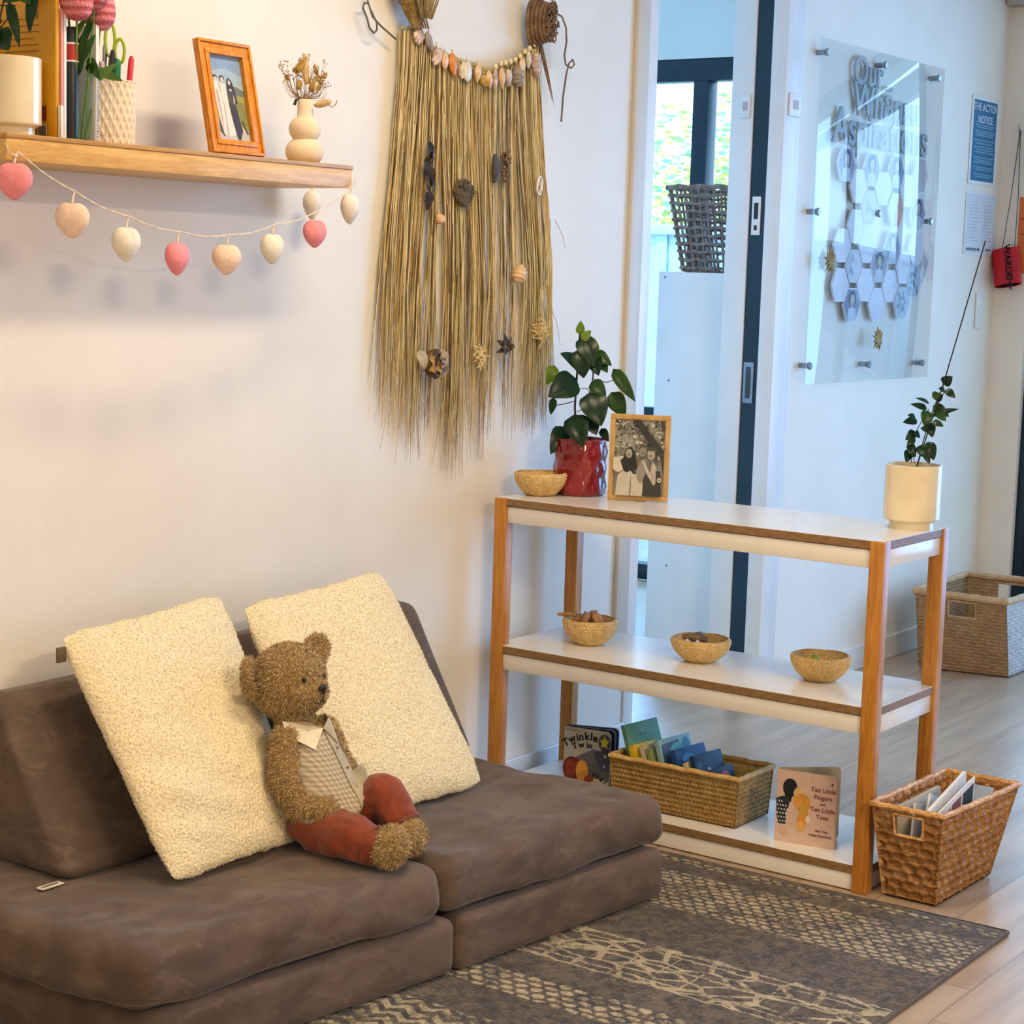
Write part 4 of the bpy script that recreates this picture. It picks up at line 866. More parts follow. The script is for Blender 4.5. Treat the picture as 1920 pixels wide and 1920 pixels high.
M_dry = mat('dried_straw_stem', (178, 142, 90), .8, (150, 116, 70), 60); M_dry2 = mat('dried_gold_leaf', (190, 158, 80), .8, (160, 126, 60), 50); M_bun = mat('bunny_tail_cream', (222, 194, 146), .95, (206, 176, 124), 70, bs=300, bd=.002); M_dw = mat('dried_white_flower', (214, 196, 176), .9, (180, 156, 136), 90)
t = thing('dried_bouquet', 'small bouquet of dried grasses and flowers in the bubble vase', 'bouquet', (vx, vy, ZS+.054)); r3 = random.Random(4); o_ = V3((vx, vy, ZS))
bm = B(); bl = B(); bw_ = B()
for i in range(60):
    a = r3.uniform(-.050, .046); d_ = r3.uniform(-.02, .02); z = r3.uniform(.165, .222)-abs(a)*.35
    e_ = o_+FX*a+FY*d_+V3((0, 0, z)); s_ = o_+FX*r3.uniform(-.009, .009)+FY*r3.uniform(-.008, .008)
    tube(bm, [s_+V3((0, 0, .056)), s_+V3((0, 0, .132))+FX*a*.12, (s_+e_)/2+V3((0, 0, .055))+FX*a*.2, e_], [.0007, .0007, .0006, .0004], 4, cap=False)
    if i % 3 == 0:
        for _ in range(5): ell(bw_, e_+V3((r3.uniform(-.006, .006), r3.uniform(-.006, .006), r3.uniform(-.006, .005))), (.0021,)*3, sub=1)
    elif i % 3 == 1:
        p = o_+FX*a*.7+FY*d_+V3((0, 0, r3.uniform(.145, .19))); leaf(bl, p, p+FX*r3.uniform(-.012, .012)+V3((0, 0, r3.uniform(.012, .026))), .012, FY+FX*r3.uniform(-1, 1), .2, nu=4, nv=4)
obj('stems', bm, M_dry, t)['kind'] = 'stuff'; obj('dried_leaves', bl, M_dry2, t)['kind'] = 'stuff'; obj('flower_heads', bw_, M_dw, t)['kind'] = 'stuff'
for (a, z0, z1, w_, lnx) in ((.002, .160, .222, .0075, .004), (.020, .118, .128, .0075, .034)):
    bm = B(); p, q_ = (o_+FX*a+FY*.012+V3((0, 0, z0))), (o_+FX*(a+(lnx if lnx > .01 else -.004))+FY*.012+V3((0, 0, z1)))
    tube(bm, [p.lerp(q_, i/8) for i in range(9)], [w_*math.sin(math.pi*(i+.4)/9)**.6 for i in range(9)], 12); furry(bm, 150000, .003, .0007, 0); obj('bunny_tail', bm, M_bun, t, smooth=180)
bm = B(); tube(bm, [o_+FX*.048+FY*.012+V3((0, 0, .122)), o_+FX*.056+FY*.012+V3((0, 0, .116)), o_+FX*.064+FY*.012+V3((0, 0, .122)), o_+FX*.067+FY*.012+V3((0, 0, .130))], .0013, 6); obj('curled_tendril', bm, M_dry, t)
bm = B(); tube(bm, [o_-FX*.010+FY*.004+V3((0, 0, .133)), o_-FX*.018+FY*.012+V3((0, 0, .128)), o_-FX*.021+FY*.012+V3((0, 0, .118))], [.0012, .003, .0035], 8); obj('dark_pod', bm, mat('dark_seed_pod', (40, 30, 24), .6, (30, 22, 18), 40), t)
# ------------------------------------------------------------------ string lights
t = thing('string_lights', 'string of pink, peach and white felt heart lights hanging below the floating shelf', 'string lights', (-1.2, -.218, 1.5245))
M_cord = mat('clear_twisted_cord', (236, 222, 200), .4, (222, 206, 180), 80)
fe = lambda n, c: mat(n, c, .9, tuple(int(v*.95) for v in c), 60, bs=260, bd=.0008)
M_fp, M_fo, M_fw = fe('pink_felt', (250, 152, 160)), fe('peach_felt', (250, 220, 196)), fe('white_felt', (242, 232, 216))
bl_ = [(-1.646, 1.494, M_fp, .031, .031, 8), (-1.518, 1.433, M_fo, .031, .031, -6), (-1.390, 1.395, M_fw, .0285, .031, 42), (-1.262, 1.372, M_fp, .0275, .031, 58), (-1.130, 1.373, M_fo, .0285, .029, 12), (-1.002, 1.397, M_fw, .0265, .030, 45), (-.876, 1.431, M_fp, .0265, .028, 42), (-.768, 1.486, M_fw, .022, .031, 66)]
pts = [V3((-1.665, -.217, 1.552)), V3((-1.648, -.219, 1.534))]
for (x, z, m_, w_, h_, rz_) in bl_: pts.append(V3((x+.008, -.217, z+h_+.0145)))
pts += [V3((-.752, -.216, 1.548))]
fine = []
for a, b in zip(pts, pts[1:]):
    for i in range(10):
        u = i/10; p = a.lerp(b, u); p.z -= .006*math.sin(math.pi*u); fine.append(p+V3((0, -.0007*math.sin(len(fine)*1.7), .0009*math.cos(len(fine)*1.7))))
fine.append(pts[-1]); bm = B(); tube(bm, fine, .0011, 6); fine2 = [p+V3((0, .0014*math.sin(i*1.7), -.0016*math.cos(i*1.7))) for i, p in enumerate(fine)]; tube(bm, fine2, .0009, 6); obj('cord', bm, M_cord, t)
bl_.append((-.700, 1.497, M_fw, .022, .031, 60))
for i, (x, z, m_, w_, h_, rz_) in enumerate(bl_):
    y = -.216 if i < 8 else -.05; M = Matrix.Rotation(R(rz_-54), 3, 'Z'); bm = B(); ell(bm, (0, 0, 0), (1, 1, 1), sub=4)
    for v in bm.verts:
        p = v.co; zz = p.z; tw = (1-.34*max(0, -zz)**1.8) if zz < 0 else 1.0+.06*zz
        dz = h_*zz*(1.18 if zz < 0 else .92)-(.0 if zz < 0 else .004*max(0, 1-abs(p.x)*2.2)); v.co = M @ V3((w_*p.x*tw, .019*p.y*(tw if zz < 0 else 1), dz))+V3((x, y, z))
    hl = obj('heart_light', bm, m_, t, smooth=180, label=['pink felt heart', 'peach felt heart', 'white felt heart'][[M_fp, M_fo, M_fw].index(m_)])
    bm = B(); tube(bm, [(x, y, z+h_*.82), (x+.003, y, z+h_+.008), (x+.008, y, z+h_+(.0145 if i < 8 else .0)+.001)], [.0022, .002, .0012], 6); obj('lamp_holder', bm, M_cord, hl)
# ------------------------------------------------------------------ woven wall hanging
t = thing('wall_hanging', 'long flax fibre wall hanging with shells and woven pieces above the shelf unit', 'wall hanging', (-.05, -.02, 1.0))
rw = random.Random(21)
M_fib = [mat('flax_'+n, c, .7, c2, 30, (3, 3, .4)) for n, c, c2 in (('straw', (234, 206, 142), (216, 184, 118)), ('olive', (204, 182, 112), (180, 158, 90)), ('pale', (246, 230, 184), (232, 210, 158)), ('brown', (166, 134, 84), (144, 114, 70)), ('grey', (186, 174, 140), (160, 148, 116)), ('shade_brown', (112, 86, 50), (90, 68, 38)))]  # darkest brown strands put the shadow between strands into the colour
cord = [(-.372, 1.905), (-.327, 1.905), (-.29, 1.892), (-.257, 1.872), (-.226, 1.862), (-.195, 1.858), (-.141, 1.850), (-.096, 1.848), (-.057, 1.842), (-.028, 1.842), (0, 1.856), (.031, 1.862), (.071, 1.875), (.09, 1.890), (.119, 1.905), (.153, 1.925), (.18, 1.945)]
def cz(x):
    for a, b in zip(cord, cord[1:]):
        if a[0] <= x <= b[0]: return a[1]+(b[1]-a[1])*(x-a[0])/(b[0]-a[0])
    return cord[0][1] if x < cord[0][0] else cord[-1][1]
bm = B()
# hanks: (top centre, bottom centre, half width below, lowest tip, strands)
hk = [(-.352, -.400, .030, .99, 70), (-.315, -.345, .026, .95, 70), (-.275, -.300, .030, .90, 80), (-.235, -.238, .024, .93, 55), (-.195, -.160, .026, .86, 80), (-.150, -.122, .028, .85, 80), (-.105, -.070, .016, .93, 42), (-.065, -.030, .017, .88, 46),
      (-.025, .010, .014, .93, 38), (.020, .058, .014, .97, 34), (.060, .098, .012, .92, 26), (.095, .178, .028, .95, 80), (.130, .215, .028, .93, 90), (.160, .255, .022, .97, 60)]
for (xt, xb, hw, zl, n_s) in hk:
    for i in range(int(n_s*.86)):
        g_ = rw.gauss(0, 1); x_t = xt+rw.uniform(-.024, .024); side = max(-1.6, min(1.6, g_)); wild = rw.random() < .16
        z1 = zl+abs(rw.gauss(0, .075))+(.16*rw.random() if rw.random() < .3 else 0); z0 = cz(x_t)-.004; n_ = 12; pts = []; ph = rw.uniform(0, 6); y_ = -.009-.020*max(0, 1-(side/1.7)**2)**.5*rw.random()**.5; cu = rw.uniform(-1, 1)
        for j in range(n_+1):
            w_ = j/n_; z = z0+(z1-z0)*w_; m_ = min(1, w_*1.35); m_ = m_*m_*(3-2*m_)
            x = x_t*(1-m_)+(xb+side*hw*.42)*m_+.0032*math.sin(ph+w_*8)+.0012*math.sin(ph*3+w_*23)
            if w_ > .55: x += (side*.012+cu*.013)*((w_-.55)/.45)**1.5*(2.2 if wild else 1)+.003*math.sin(ph*2+w_*16)*(w_-.55)
            pts.append((x, y_-.004*math.sin(w_*3+ph)*w_, z))
        r_ = rw.uniform(.0008, .0015); tube(bm, pts, [r_]*9+[r_*.8, r_*.6, r_*.45, r_*.25], 3, mi=rw.choice((0, 0, 0, 1, 2, 2, 2, 3, 3, 5)) if xt < 0 else rw.choice((0, 0, 1, 2, 2, 2, 3, 4, 5)), cap=False)
fr = obj('flax_fringe', bm, M_fib, t, smooth=180); fr['kind'] = 'stuff'
bm = B(); tube(bm, [(x, -.022+.003*math.sin(i*2), z+.003) for i, (x, z) in enumerate(cord)], .0035, 8); 
for i in range(60):
    u = i/59; x = -.35+.52*u; z = cz(x)+.004; tube(bm, [(x-.003, -.020, z-.010), (x, -.028, z), (x+.004, -.020, z+.007)], .0016, 5)
obj('top_cord', bm, M_fib[1], t)
M_sh = {n: mat('shell_'+n, c, .35, c2, 60) for n, c, c2 in (('white', (238, 228, 208), (216, 200, 176)), ('peach', (240, 204, 160), (224, 178, 130)), ('orange', (230, 150, 60), (210, 122, 40)), ('grey', (170, 156, 138), (140, 126, 110)), ('pink', (226, 206, 192), (180, 150, 134)), ('gold', (232, 198, 122), (196, 150, 76)))}
def shell_(x, z, w_, h_, m_, kind='oval', rot=0, lb=None):
    w_ *= 1.14; h_ *= 1.14
    bm = B(); M = Matrix.Rotation(R(rot), 3, 'Y')
    if kind == 'oval': ell(bm, (0, 0, 0), (w_/2, .006, h_/2))
    elif kind == 'drop':
        ell(bm, (0, 0, 0), (w_/2, .007, h_/2))
        for v in bm.verts:
            if v.co.z < 0: v.co.x *= 1-.75*(-v.co.z/(h_/2))**1.2
    elif kind == 'fan':
        ell(bm, (0, 0, 0), (w_/2, .008, h_/2), sub=4)
        for v in bm.verts:
            u = v.co.z/(h_/2); v.co.x *= 1-.6*max(0, u); a = math.atan2(v.co.x, h_/2-v.co.z+.004); v.co.y *= 1+.35*math.sin(a*26); v.co.z -= .002*math.sin(a*26)*(u < -.3)
    elif kind == 'spiral':
        lathe(bm, [(0, -h_/2)]+[(w_/2*(.25+.75*math.sin(math.pi*min(1, (i/20)**.8)))*(1+.12*math.sin(i*1.6)), -h_/2+h_*i/20) for i in range(1, 20)]+[(0, h_/2)], 20)
    for v in bm.verts: v.co = M @ v.co+V3((x, -.036, z))
    obj('shell', bm, M_sh[m_], t, smooth=180, label=lb)
    bm = B(); tube(bm, [(x, -.034, z+h_*.42), (x+.002, -.030, z+h_*.5+.008)], .0016, 5); obj('tie', bm, M_fib[1], t)
for a in ((-.327, 1.895, .032, .036, 'pink', 'fan', 10), (-.288, 1.884, .022, .044, 'grey', 'drop', -24), (-.256, 1.856, .026, .042, 'pink', 'fan', 30), (-.226, 1.848, .020, .034, 'peach', 'oval', 4), (-.195, 1.842, .028, .050, 'orange', 'drop', -12, 'orange shell'),
          (-.158, 1.834, .016, .036, 'white', 'fan', 10), (-.138, 1.832, .030, .042, 'white', 'oval', 0), (-.097, 1.832, .020, .040, 'peach', 'drop', 8), (-.068, 1.818, .024, .022, 'gold', 'spiral', 60), (-.050, 1.822, .020, .038, 'peach', 'drop', -10), (-.026, 1.824, .013, .046, 'pink', 'drop', 0),
          (.002, 1.830, .019, .046, 'peach', 'drop', -4), (.030, 1.834, .022, .038, 'pink', 'drop', 0), (.066, 1.842, .030, .048, 'grey', 'spiral', -10), (.086, 1.872, .021, .030, 'peach', 'oval', 0), (.112, 1.886, .013, .038, 'white', 'drop', 0), (.142, 1.888, .026, .036, 'pink', 'spiral', 10), (.146, 1.862, .020, .026, 'pink', 'spiral', -20),
          (-.231, 1.482, .022, .024, 'peach', 'spiral', -40, 'small peach shell half way down'), (.100, 1.358, .036, .044, 'peach', 'spiral', 20, 'round snail shell')): shell_(*a)
for i in range(9):
    x = -.02+.02*i; bm = B(); ell(bm, (x, -.033, cz(x)+.010), (.0055, .005, .007)); obj('bead', bm, M_fib[2], t)
# woven cone (left) and coil (right)
M_wv = straw('woven_flax', (186, 158, 96), (150, 120, 62), (96, 72, 36)); M_wv2 = straw('woven_brown_flax', (150, 118, 84), (116, 86, 58), (74, 54, 38))
bm = B()
def cone_fn(r, z, a, j): return r*(1+.05*math.sin(a*22+(j//3)*1.5)), z
lathe(bm, [(0, 0)]+[((.012+.062*math.sin(min(1, i/36)*math.pi*.62))*(1+.05*math.sin(i*2.1)), .001+.17*i/36) for i in range(1, 37)]+[(0, .178)], 120, fn=cone_fn)
for v in bm.verts: v.co = Matrix.Rotation(R(-9), 3, 'Y') @ V3((v.co.x*.92, v.co.y*.42, v.co.z))+V3((-.342, -.042, 1.905))
for i in range(26):
    a = rw.uniform(-1, 1); tube(bm, [(-.345+a*.045, -.064, 2.05), (-.345+a*.05, -.074, 1.99), (-.340+a*.02, -.068, 1.93)], .0018, 5)
for i in range(7): tube(bm, [(-.405-.0012*i*0, -.03-.007*i, 2.09), (-.395+.003*i, -.033-.006*i, 1.99), (-.345+.004*i, -.036-.004*i, 1.91)], .0022, 6)
obj('woven_cone', bm, M_wv, t, smooth=180)
bm = B()
for k_ in range(5):
    off = -.046+.0085*k_; yy = -.028-.008*k_
    tube(bm, [(.166+off*.5+(.030-.002*k_)*math.cos(a), yy, 1.982+(.058-.004*k_)*math.sin(a)) for a in [j_*math.pi/14 for j_ in range(28)]], .0055, 7, closed=True)
for i in range(130):
    a = rw.uniform(0, 6.28); rr = rw.random()**.5; p = V3((.163+.026*rr*math.cos(a), -.066-.004*rw.random(), 1.982+.052*rr*math.sin(a))); d_ = V3((rw.uniform(-1, 1), 0, rw.uniform(-1, 1))).normalized()*.006; tube(bm, [p-d_, p+V3((0, -.003, 0)), p+d_], .0018, 5)
obj('woven_coil', bm, M_wv2, t, smooth=180)
# twine ends
M_tw = mat('grey_flax_twine', (122, 114, 90), .8, (96, 90, 68), 60)
bm = B(); tube(bm, [(-.492, -.02, 2.03), (-.494, -.022, 1.950), (-.478, -.024, 1.918), (-.455, -.03, 1.900), (-.402, -.03, 1.878)], .0024, 7)
tube(bm, [(-.494, -.024, 1.945), (-.515, -.03, 1.944), (-.520, -.03, 1.932), (-.505, -.03, 1.912), (-.496, -.03, 1.892), (-.480, -.03, 1.882), (-.470, -.03, 1.890), (-.470, -.03, 1.905), (-.486, -.026, 1.930)], .0024, 7); obj('twine_loop', bm, M_tw, t)
bm = B(); pts = [(.19, -.03, 2.012), (.225, -.03, 2.018), (.262, -.03, 2.010), (.282, -.03, 1.985), (.286, -.03, 1.95), (.278, -.03, 1.915), (.286, -.03, 1.893), (.305, -.034, 1.886), (.316, -.036, 1.896), (.308, -.036, 1.908), (.294, -.034, 1.897), (.287, -.032, 1.87), (.278, -.03, 1.81), (.274, -.03, 1.748)]
tube(bm, pts, .0024, 7); obj('twine_curl', bm, M_tw, t)
bm = B(); tube(bm, [(.168, -.03, 1.93), (.19, -.034, 1.87), (.226, -.034, 1.795)], [.004, .0035, .0006], 6); tube(bm, [(.172, -.032, 1.93), (.2, -.036, 1.86), (.232, -.036, 1.782)], [.003, .002, .0004], 6); obj('dry_spike', bm, M_wv2, t)
# hanging woven pieces
M_dk = mat('dark_grey_seaweed', (84, 74, 68), .6, (58, 50, 46), 50)
bm = B()
for i in range(7): p = V3((-.286+.010*math.sin(i*2.2), -.042, 1.640-.019*i)); leaf(bm, p+V3((0, 0, .02)), p-V3((.012*math.sin(i*1.3), 0, .03)), .022, (math.sin(i*1.7)*.6, -1, .2), .25, nu=5, nv=4)
bmesh.ops.solidify(bm, geom=list(bm.faces), thickness=.002); obj('dark_seaweed_piece', bm, M_dk, t, smooth=60)
bm = B(); ell(bm, (0, 0, 0), (.040, .010, .034), sub=4)
for v in bm.verts:
    v.co.x *= 1-.35*max(0, -v.co.z/.034); v.co.y += .0015*math.sin(v.co.x*900)*math.sin(v.co.z*900)
    v.co += V3((-.140, -.036, 1.546))
for i in range(20): p = V3((-.14+rw.uniform(-.03, .03), -.044, 1.546+rw.uniform(-.024, .026))); d_ = V3((rw.uniform(-1, 1), -.1, rw.uniform(-.5, .5)))*.014; tube(bm, [p-d_, p+V3((0, -.004, 0)), p+d_], .0013, 5)
obj('brown_woven_pouch', bm, mat('brown_coarse_weave', (112, 92, 58), .85, (76, 62, 38), 120, bs=160, bd=.002), t, smooth=180)
bm = B(); ell(bm, (-.012, -.036, 1.612), (.013, .008, .036)); 
for v in bm.verts: v.co.x -= .6*(v.co.z-1.612)**2*8
o2 = obj('dark_pod', bm, M_dk, t, smooth=180)
bm = B()
for i in range(60): p = V3((.018+rw.gauss(0, .007), -.044+rw.gauss(0, .003), 1.618+rw.uniform(-.036, .040))); ell(bm, p, (.0042, .004, .0046), sub=1)
obj('seed_cluster', bm, M_wv2, t, smooth=180)
bm = B(); tube(bm, [(.168+.010*math.cos(a)*(1+.3*math.sin(2*a)), -.042, 1.580+.022*math.sin(a)) for a in [j_*math.pi/10 for j_ in range(20)]], .0035, 7, closed=True); tube(bm, [(.165, -.044, 1.59), (.170, -.046, 1.575), (.166, -.044, 1.565)], .002, 6); obj('cream_ring', bm, M_sh['white'], t)
# large golden shell rose, leaf cluster, raffia bundle
bm = B(); c_ = V3((-.252, -.046, 1.140)); ell(bm, c_, (.034, .020, .034), mi=1)
for ring, (rr, nn2, wl) in enumerate(((.024, 9, .036), (.013, 6, .032), (.004, 3, .026))):
    for i in range(nn2):
        a = i*2*math.pi/nn2+ring*.5; x_ = V3((math.cos(a), 0, math.sin(a))); p = c_+x_*rr+V3((0, -.016-.006*ring, 0)); leaf(bm, p-x_*.012, p+x_*wl*.5, .028, V3((x_.x*.7, -1, x_.z*.7)), .3, nu=6, nv=4, mi=0 if (i+ring) % 3 else 1)
bmesh.ops.solidify(bm, geom=[f for f in bm.faces if len(f.verts) == 4], thickness=.0012); obj('golden_rosette', bm, [M_sh['gold'], mat('rosette_brown_stripe', (120, 92, 50), .5, (86, 62, 34), 60)], t, smooth=60)
bm = B(); leaf(bm, (-.306, -.042, 1.172), (-.292, -.05, 1.125), .026, (-.5, -1, 0), .3); bmesh.ops.solidify(bm, geom=list(bm.faces), thickness=.0015); obj('shell_flake', bm, M_sh['white'], t, smooth=60)
bm = B(); c_ = V3((.036, -.045, 1.176))
for i in range(13):
    a = i*2.39; x_ = V3((math.cos(a), -.35*(i % 3), math.sin(a)*.85)); leaf(bm, c_+x_*.004, c_+x_*(.042-.012*(i % 3)), .016, V3((rw.uniform(-.5, .5), -1, rw.uniform(-.5, .5))), .25, nu=5, nv=4)
bmesh.ops.solidify(bm, geom=list(bm.faces), thickness=.0015); obj('dry_leaf_cluster', bm, mat('grey_dry_leaf', (132, 114, 92), .7, (84, 70, 56), 60), t, smooth=60)
for (cx2, czz, sc_) in ((.195, 1.215, 1), (-.068, 1.150, .8)):
    bm = B()
    for i in range(26): a = rw.uniform(0, 6.28); p = V3((cx2+.020*sc_*rw.gauss(0, .5), -.04, czz+.028*sc_*rw.gauss(0, .5))); d_ = V3((math.cos(a), -.4, math.sin(a)))*.018*sc_; tube(bm, [p-d_, p+V3((.004, -.008, 0)), p+d_], .0017, 5)
    obj('raffia_knot', bm, M_fib[0], t)
bm = B()
for (x, z, x2, z2) in ((.24, 1.45, .262, 1.28), (.262, 1.28, .318, 1.175), (.25, 1.5, .25, 1.02), (.24, 1.3, .255, .99), (.235, 1.2, .262, 1.0), (.27, 1.5, .33, 1.42), (-.405, 1.2, -.44, 1.0), (-.395, 1.1, -.415, .94)): tube(bm, [(x, -.022, z), ((x+x2)/2+.006, -.024, (z+z2)/2), (x2, -.02, z2)], [.0011, .001, .0004], 4)
obj('loose_strand', bm, M_fib[4], t, label='loose stray fibres')
# ------------------------------------------------------------------ wall board with hexagons
t = thing('acrylic_board', 'large clear acrylic board on metal standoffs covering the hexagon tiles', 'wall board', (2.2, -.04, 1.03))
bm = B(); box(bm, (1.712, -.034, 1.028), (2.690, -.029, 2.128), .0008); obj('acrylic_sheet', bm, M_acryl, t)
for (x, z) in ((1.749, 2.085), (2.185, 2.09), (2.632, 2.091), (1.738, 1.583), (2.198, 1.597), (2.634, 1.587), (1.735, 1.089), (2.182, 1.084), (2.632, 1.08)):
    bm = B(); M = Matrix.Rotation(R(90), 3, 'X'); lathe(bm, [(0, 0), (.009, 0), (.009, .0285), (0, .0285)], 20, (x, 0, z), M=M)
    lathe(bm, [(0, .0345), (.0125, .0345), (.0125, .040), (.010, .042), (0, .042)], 20, (x, 0, z), M=M); obj('standoff', bm, M_metal, t)
hexs = [(1.955, 1.747, 'p'), (2.055, 1.681, 0), (2.150, 1.741, 'p'), (2.250, 1.683, 0), (2.348, 1.746, 'p'), (2.450, 1.686, 0), (2.553, 1.745, 't'), (2.147, 1.616, 'g'), (2.360, 1.617, 'o'), (2.548, 1.612, 'p'), (2.048, 1.548, 0), (1.957, 1.482, 0), (2.146, 1.484, 0), (2.349, 1.486, 'p'), (2.555, 1.486, 0),
        (2.048, 1.416, 'g'), (2.248, 1.420, 'p'), (2.452, 1.418, 0), (1.957, 1.352, 0), (2.148, 1.354, 0), (2.348, 1.353, 0), (2.050, 1.287, 'p'), (2.247, 1.290, 0), (2.452, 1.295, 'f'), (2.545, 1.375, 'f')]
place = {0: 'leftmost in the top row', 2: 'second from the left in the top row', 4: 'third from the left in the top row', 6: 'greyish tan, right end of the top row', 7: 'faint print, just under the second top tile', 8: 'orange right half, middle of the wall board', 9: 'with a dark haired portrait, upper right of cluster', 13: 'bluish photo print, right of centre', 15: 'small faint sketch, left of the purple portrait tile', 16: 'purple toned portrait, centre low of the cluster', 21: 'purple grey print at the lower left end', 23: 'leafy print, lowest tile at the right', 24: 'leafy print, above the lowest right tile'}
r5 = random.Random(8); M_hex = mat('pale_card', (226, 224, 230), .6, (218, 216, 224), 20)
for i, (x, z, kd) in enumerate(hexs):
    ro = .0665; P6 = [(math.cos(k_*math.pi/3), math.sin(k_*math.pi/3)*.965) for k_ in range(6)]
    th = thing('hexagon_tile', ('hexagonal tile on the wall board, '+place[i]) if i in place else 'blank pale hexagonal paper tile standing off the wall behind the clear board', 'paper tile', (x, -.02, z), 0, 'hexagon tiles on the wall board' if i in place else 'blank hexagon tiles on the wall board')
    bm = B(); f1 = [bm.verts.new((x+ro*a, -.024, z+ro*b)) for a, b in P6]; f2 = [bm.verts.new((x+ro*a, -.017, z+ro*b)) for a, b in P6]; bm.faces.new(f1); bm.faces.new(f2[::-1])
    for k_ in range(6): bm.faces.new((f1[k_], f2[k_], f2[(k_+1) % 6], f1[(k_+1) % 6]))
    cmap = {'t': (206, 196, 196), 'g': (206, 208, 214)}
    obj('tile', bm, M_hex if kd not in cmap else flat(cmap[kd]), th, smooth=0)
    if kd in ('p', 'o', 'f', 'g'):
        pl = [((214, 216, 224), P6[:])] if kd != 'o' else []
        if kd == 'p':
            cb = r5.choice(((150, 150, 170), (140, 150, 172), (168, 164, 170)))
            pl = [(cb, [(a*.92, b*.92) for a, b in P6]), ((60, 58, 70), disc(.0, .25, .42, .48)), ((196, 178, 170), disc(.02, .2, .26, .34)), ((200, 204, 214), [(-.5, -.8), (-.42, -.25), (0, -.1), (.42, -.25), (.5, -.8)]), ((120, 104, 110), disc(.02, .02, .10, .03))]
        if kd == 'o': pl = [((222, 160, 122), [(-.1, -.9), (.45, -.86), (.95, 0), (.4, .86), (.1, .3)])]
        if kd == 'g': pl = [((176, 180, 192), disc(r5.uniform(-.3, .3), r5.uniform(-.4, .4), .12, .16, 7)) for _ in range(5)]
        if kd == 'f': pl = [((190, 200, 214), P6[:])]+[((130, 146, 160), disc(r5.uniform(-.5, .5), r5.uniform(-.6, .6), .10, .14, 6, r5.random())) for _ in range(14)]
        b, ms = paint(pl, (x, -.0242, z), (ro, 0, 0), (0, 0, ro), .0004); obj('print', b, ms, th, smooth=0)
M_let = mat('grey_card_letters', (178, 184, 190), .6, (164, 172, 180), 20)
for s_, sz, x, z, lb in (('Our', .13, 2.10, 2.015, 'grey cut-out lettering reading Our at the top of the wall board'), ('Whānau', .15, 2.26, 1.915, 'grey cut-out lettering of the middle title line on the wall board'), ('Aspirations', .165, 2.235, 1.815, 'grey cut-out lettering reading Aspirations on the wall board')):
    b = text_bm(s_, sz, (x, -.016, z), (1, 0, 0), (0, 0, 1), .002, depth=.004); tag(obj('title_lettering', b, M_let, smooth=0), lb, 'lettering', 'title lettering on the wall board')
M_gold = mat('golden_star_straw', (168, 150, 80), .5, (120, 104, 50), 60)
for (x, z, lb) in ((1.815, 1.427, 'spiky golden star ornament at the left edge of the wall board'), (2.212, 1.172, 'spiky golden star ornament below the hexagon tiles')):
    bm = B()
    for k_ in range(11):
        a = k_*2*math.pi/11; p = V3((x, -.050, z)); d_ = V3((math.cos(a), 0, math.sin(a))); tube(bm, [p, p+d_*.022+V3((0, -.003, 0)), p+d_*(.044 if k_ % 2 else .036)], [.0065, .006, .0008], 6)
    ell(bm, (x, -.050, z), (.011, .008, .011)); tag(obj('star_ornament', bm, M_gold), lb, 'ornament', 'star ornaments on the wall board')
t = thing('paper_fold', 'folded white paper shape right of the hexagon tiles on the wall board', 'paper', (2.60, -.03, 1.42))
bm = B(); v = [bm.verts.new(p) for p in ((2.60, -.020, 1.50), (2.62, -.027, 1.41), (2.605, -.020, 1.325), (2.68, -.018, 1.445))]; bm.faces.new((v[0], v[1], v[3])); bm.faces.new((v[1], v[2], v[3])); bmesh.ops.solidify(bm, geom=list(bm.faces), thickness=.001); obj('folded_sheet', bm, M_paper, t, smooth=0)
# door latches
def latch(lb, c_, sz, ax):
    t = thing('child_latch', lb, 'latch', c_, 0, 'white child latches'); c_ = V3(c_); bm = B(); h_ = [sz/2, sz/2, .036]; h_[ax] = .004; box(bm, c_-V3(h_), c_+V3(h_), .0035); obj('latch_body', bm, M_white, t)
    bm = B(); h_ = [sz/4, sz/4, .014]; h_[ax] = .006; box(bm, c_-V3(h_), c_+V3(h_), .002); obj('latch_catch', bm, flat((200, 190, 192)), t)
latch('white child latch on the door lining left of the dark door edge', (1.511, .118, 1.899), .036, 0)
latch('white child latch on the door trim right of the dark door edge', (1.572, -.022, 1.905), .075, 1)
# notices
def notice(nm, lb, x0, x1, z0, z1, y, polys, texts=()):
    t = thing(nm, lb, 'notice', ((x0+x1)/2, y, z0)); bm = B(); box(bm, (x0, y-.003, z0), (x1, y, z1), .0005); obj('sheet', bm, M_paper, t)
    b, ms = paint(polys, (x0, y-.003, z0), (x1-x0, 0, 0), (0, 0, z1-z0), .0004); obj('print', b, ms, t, smooth=0)
    for s_, sz, xx, zz, cc3, sx in texts: obj('lettering', text_bm(s_, sz, (xx, y-.0045, zz), (1, 0, 0), (0, 0, 1), .0006, sx=sx), flat(cc3), t, smooth=0)
BL = (28, 108, 150); LB = (120, 172, 200)
pl = [(BL, [(.06, .04), (.92, .04), (.92, .95), (.06, .95)])]
for i, (z, wd) in enumerate(((.74, .22), (.70, .32), (.665, .35), (.64, .3), (.60, .36), (.575, .34), (.55, .33), (.495, .38), (.46, .3), (.42, .36), (.39, .32), (.36, .35), (.30, .36), (.27, .3), (.245, .34), (.19, .36), (.165, .3), (.11, .34), (.085, .28))): pl.append((LB, [(.5-wd, z), (.5+wd, z), (.5+wd, z+.012), (.5-wd, z+.012)]))
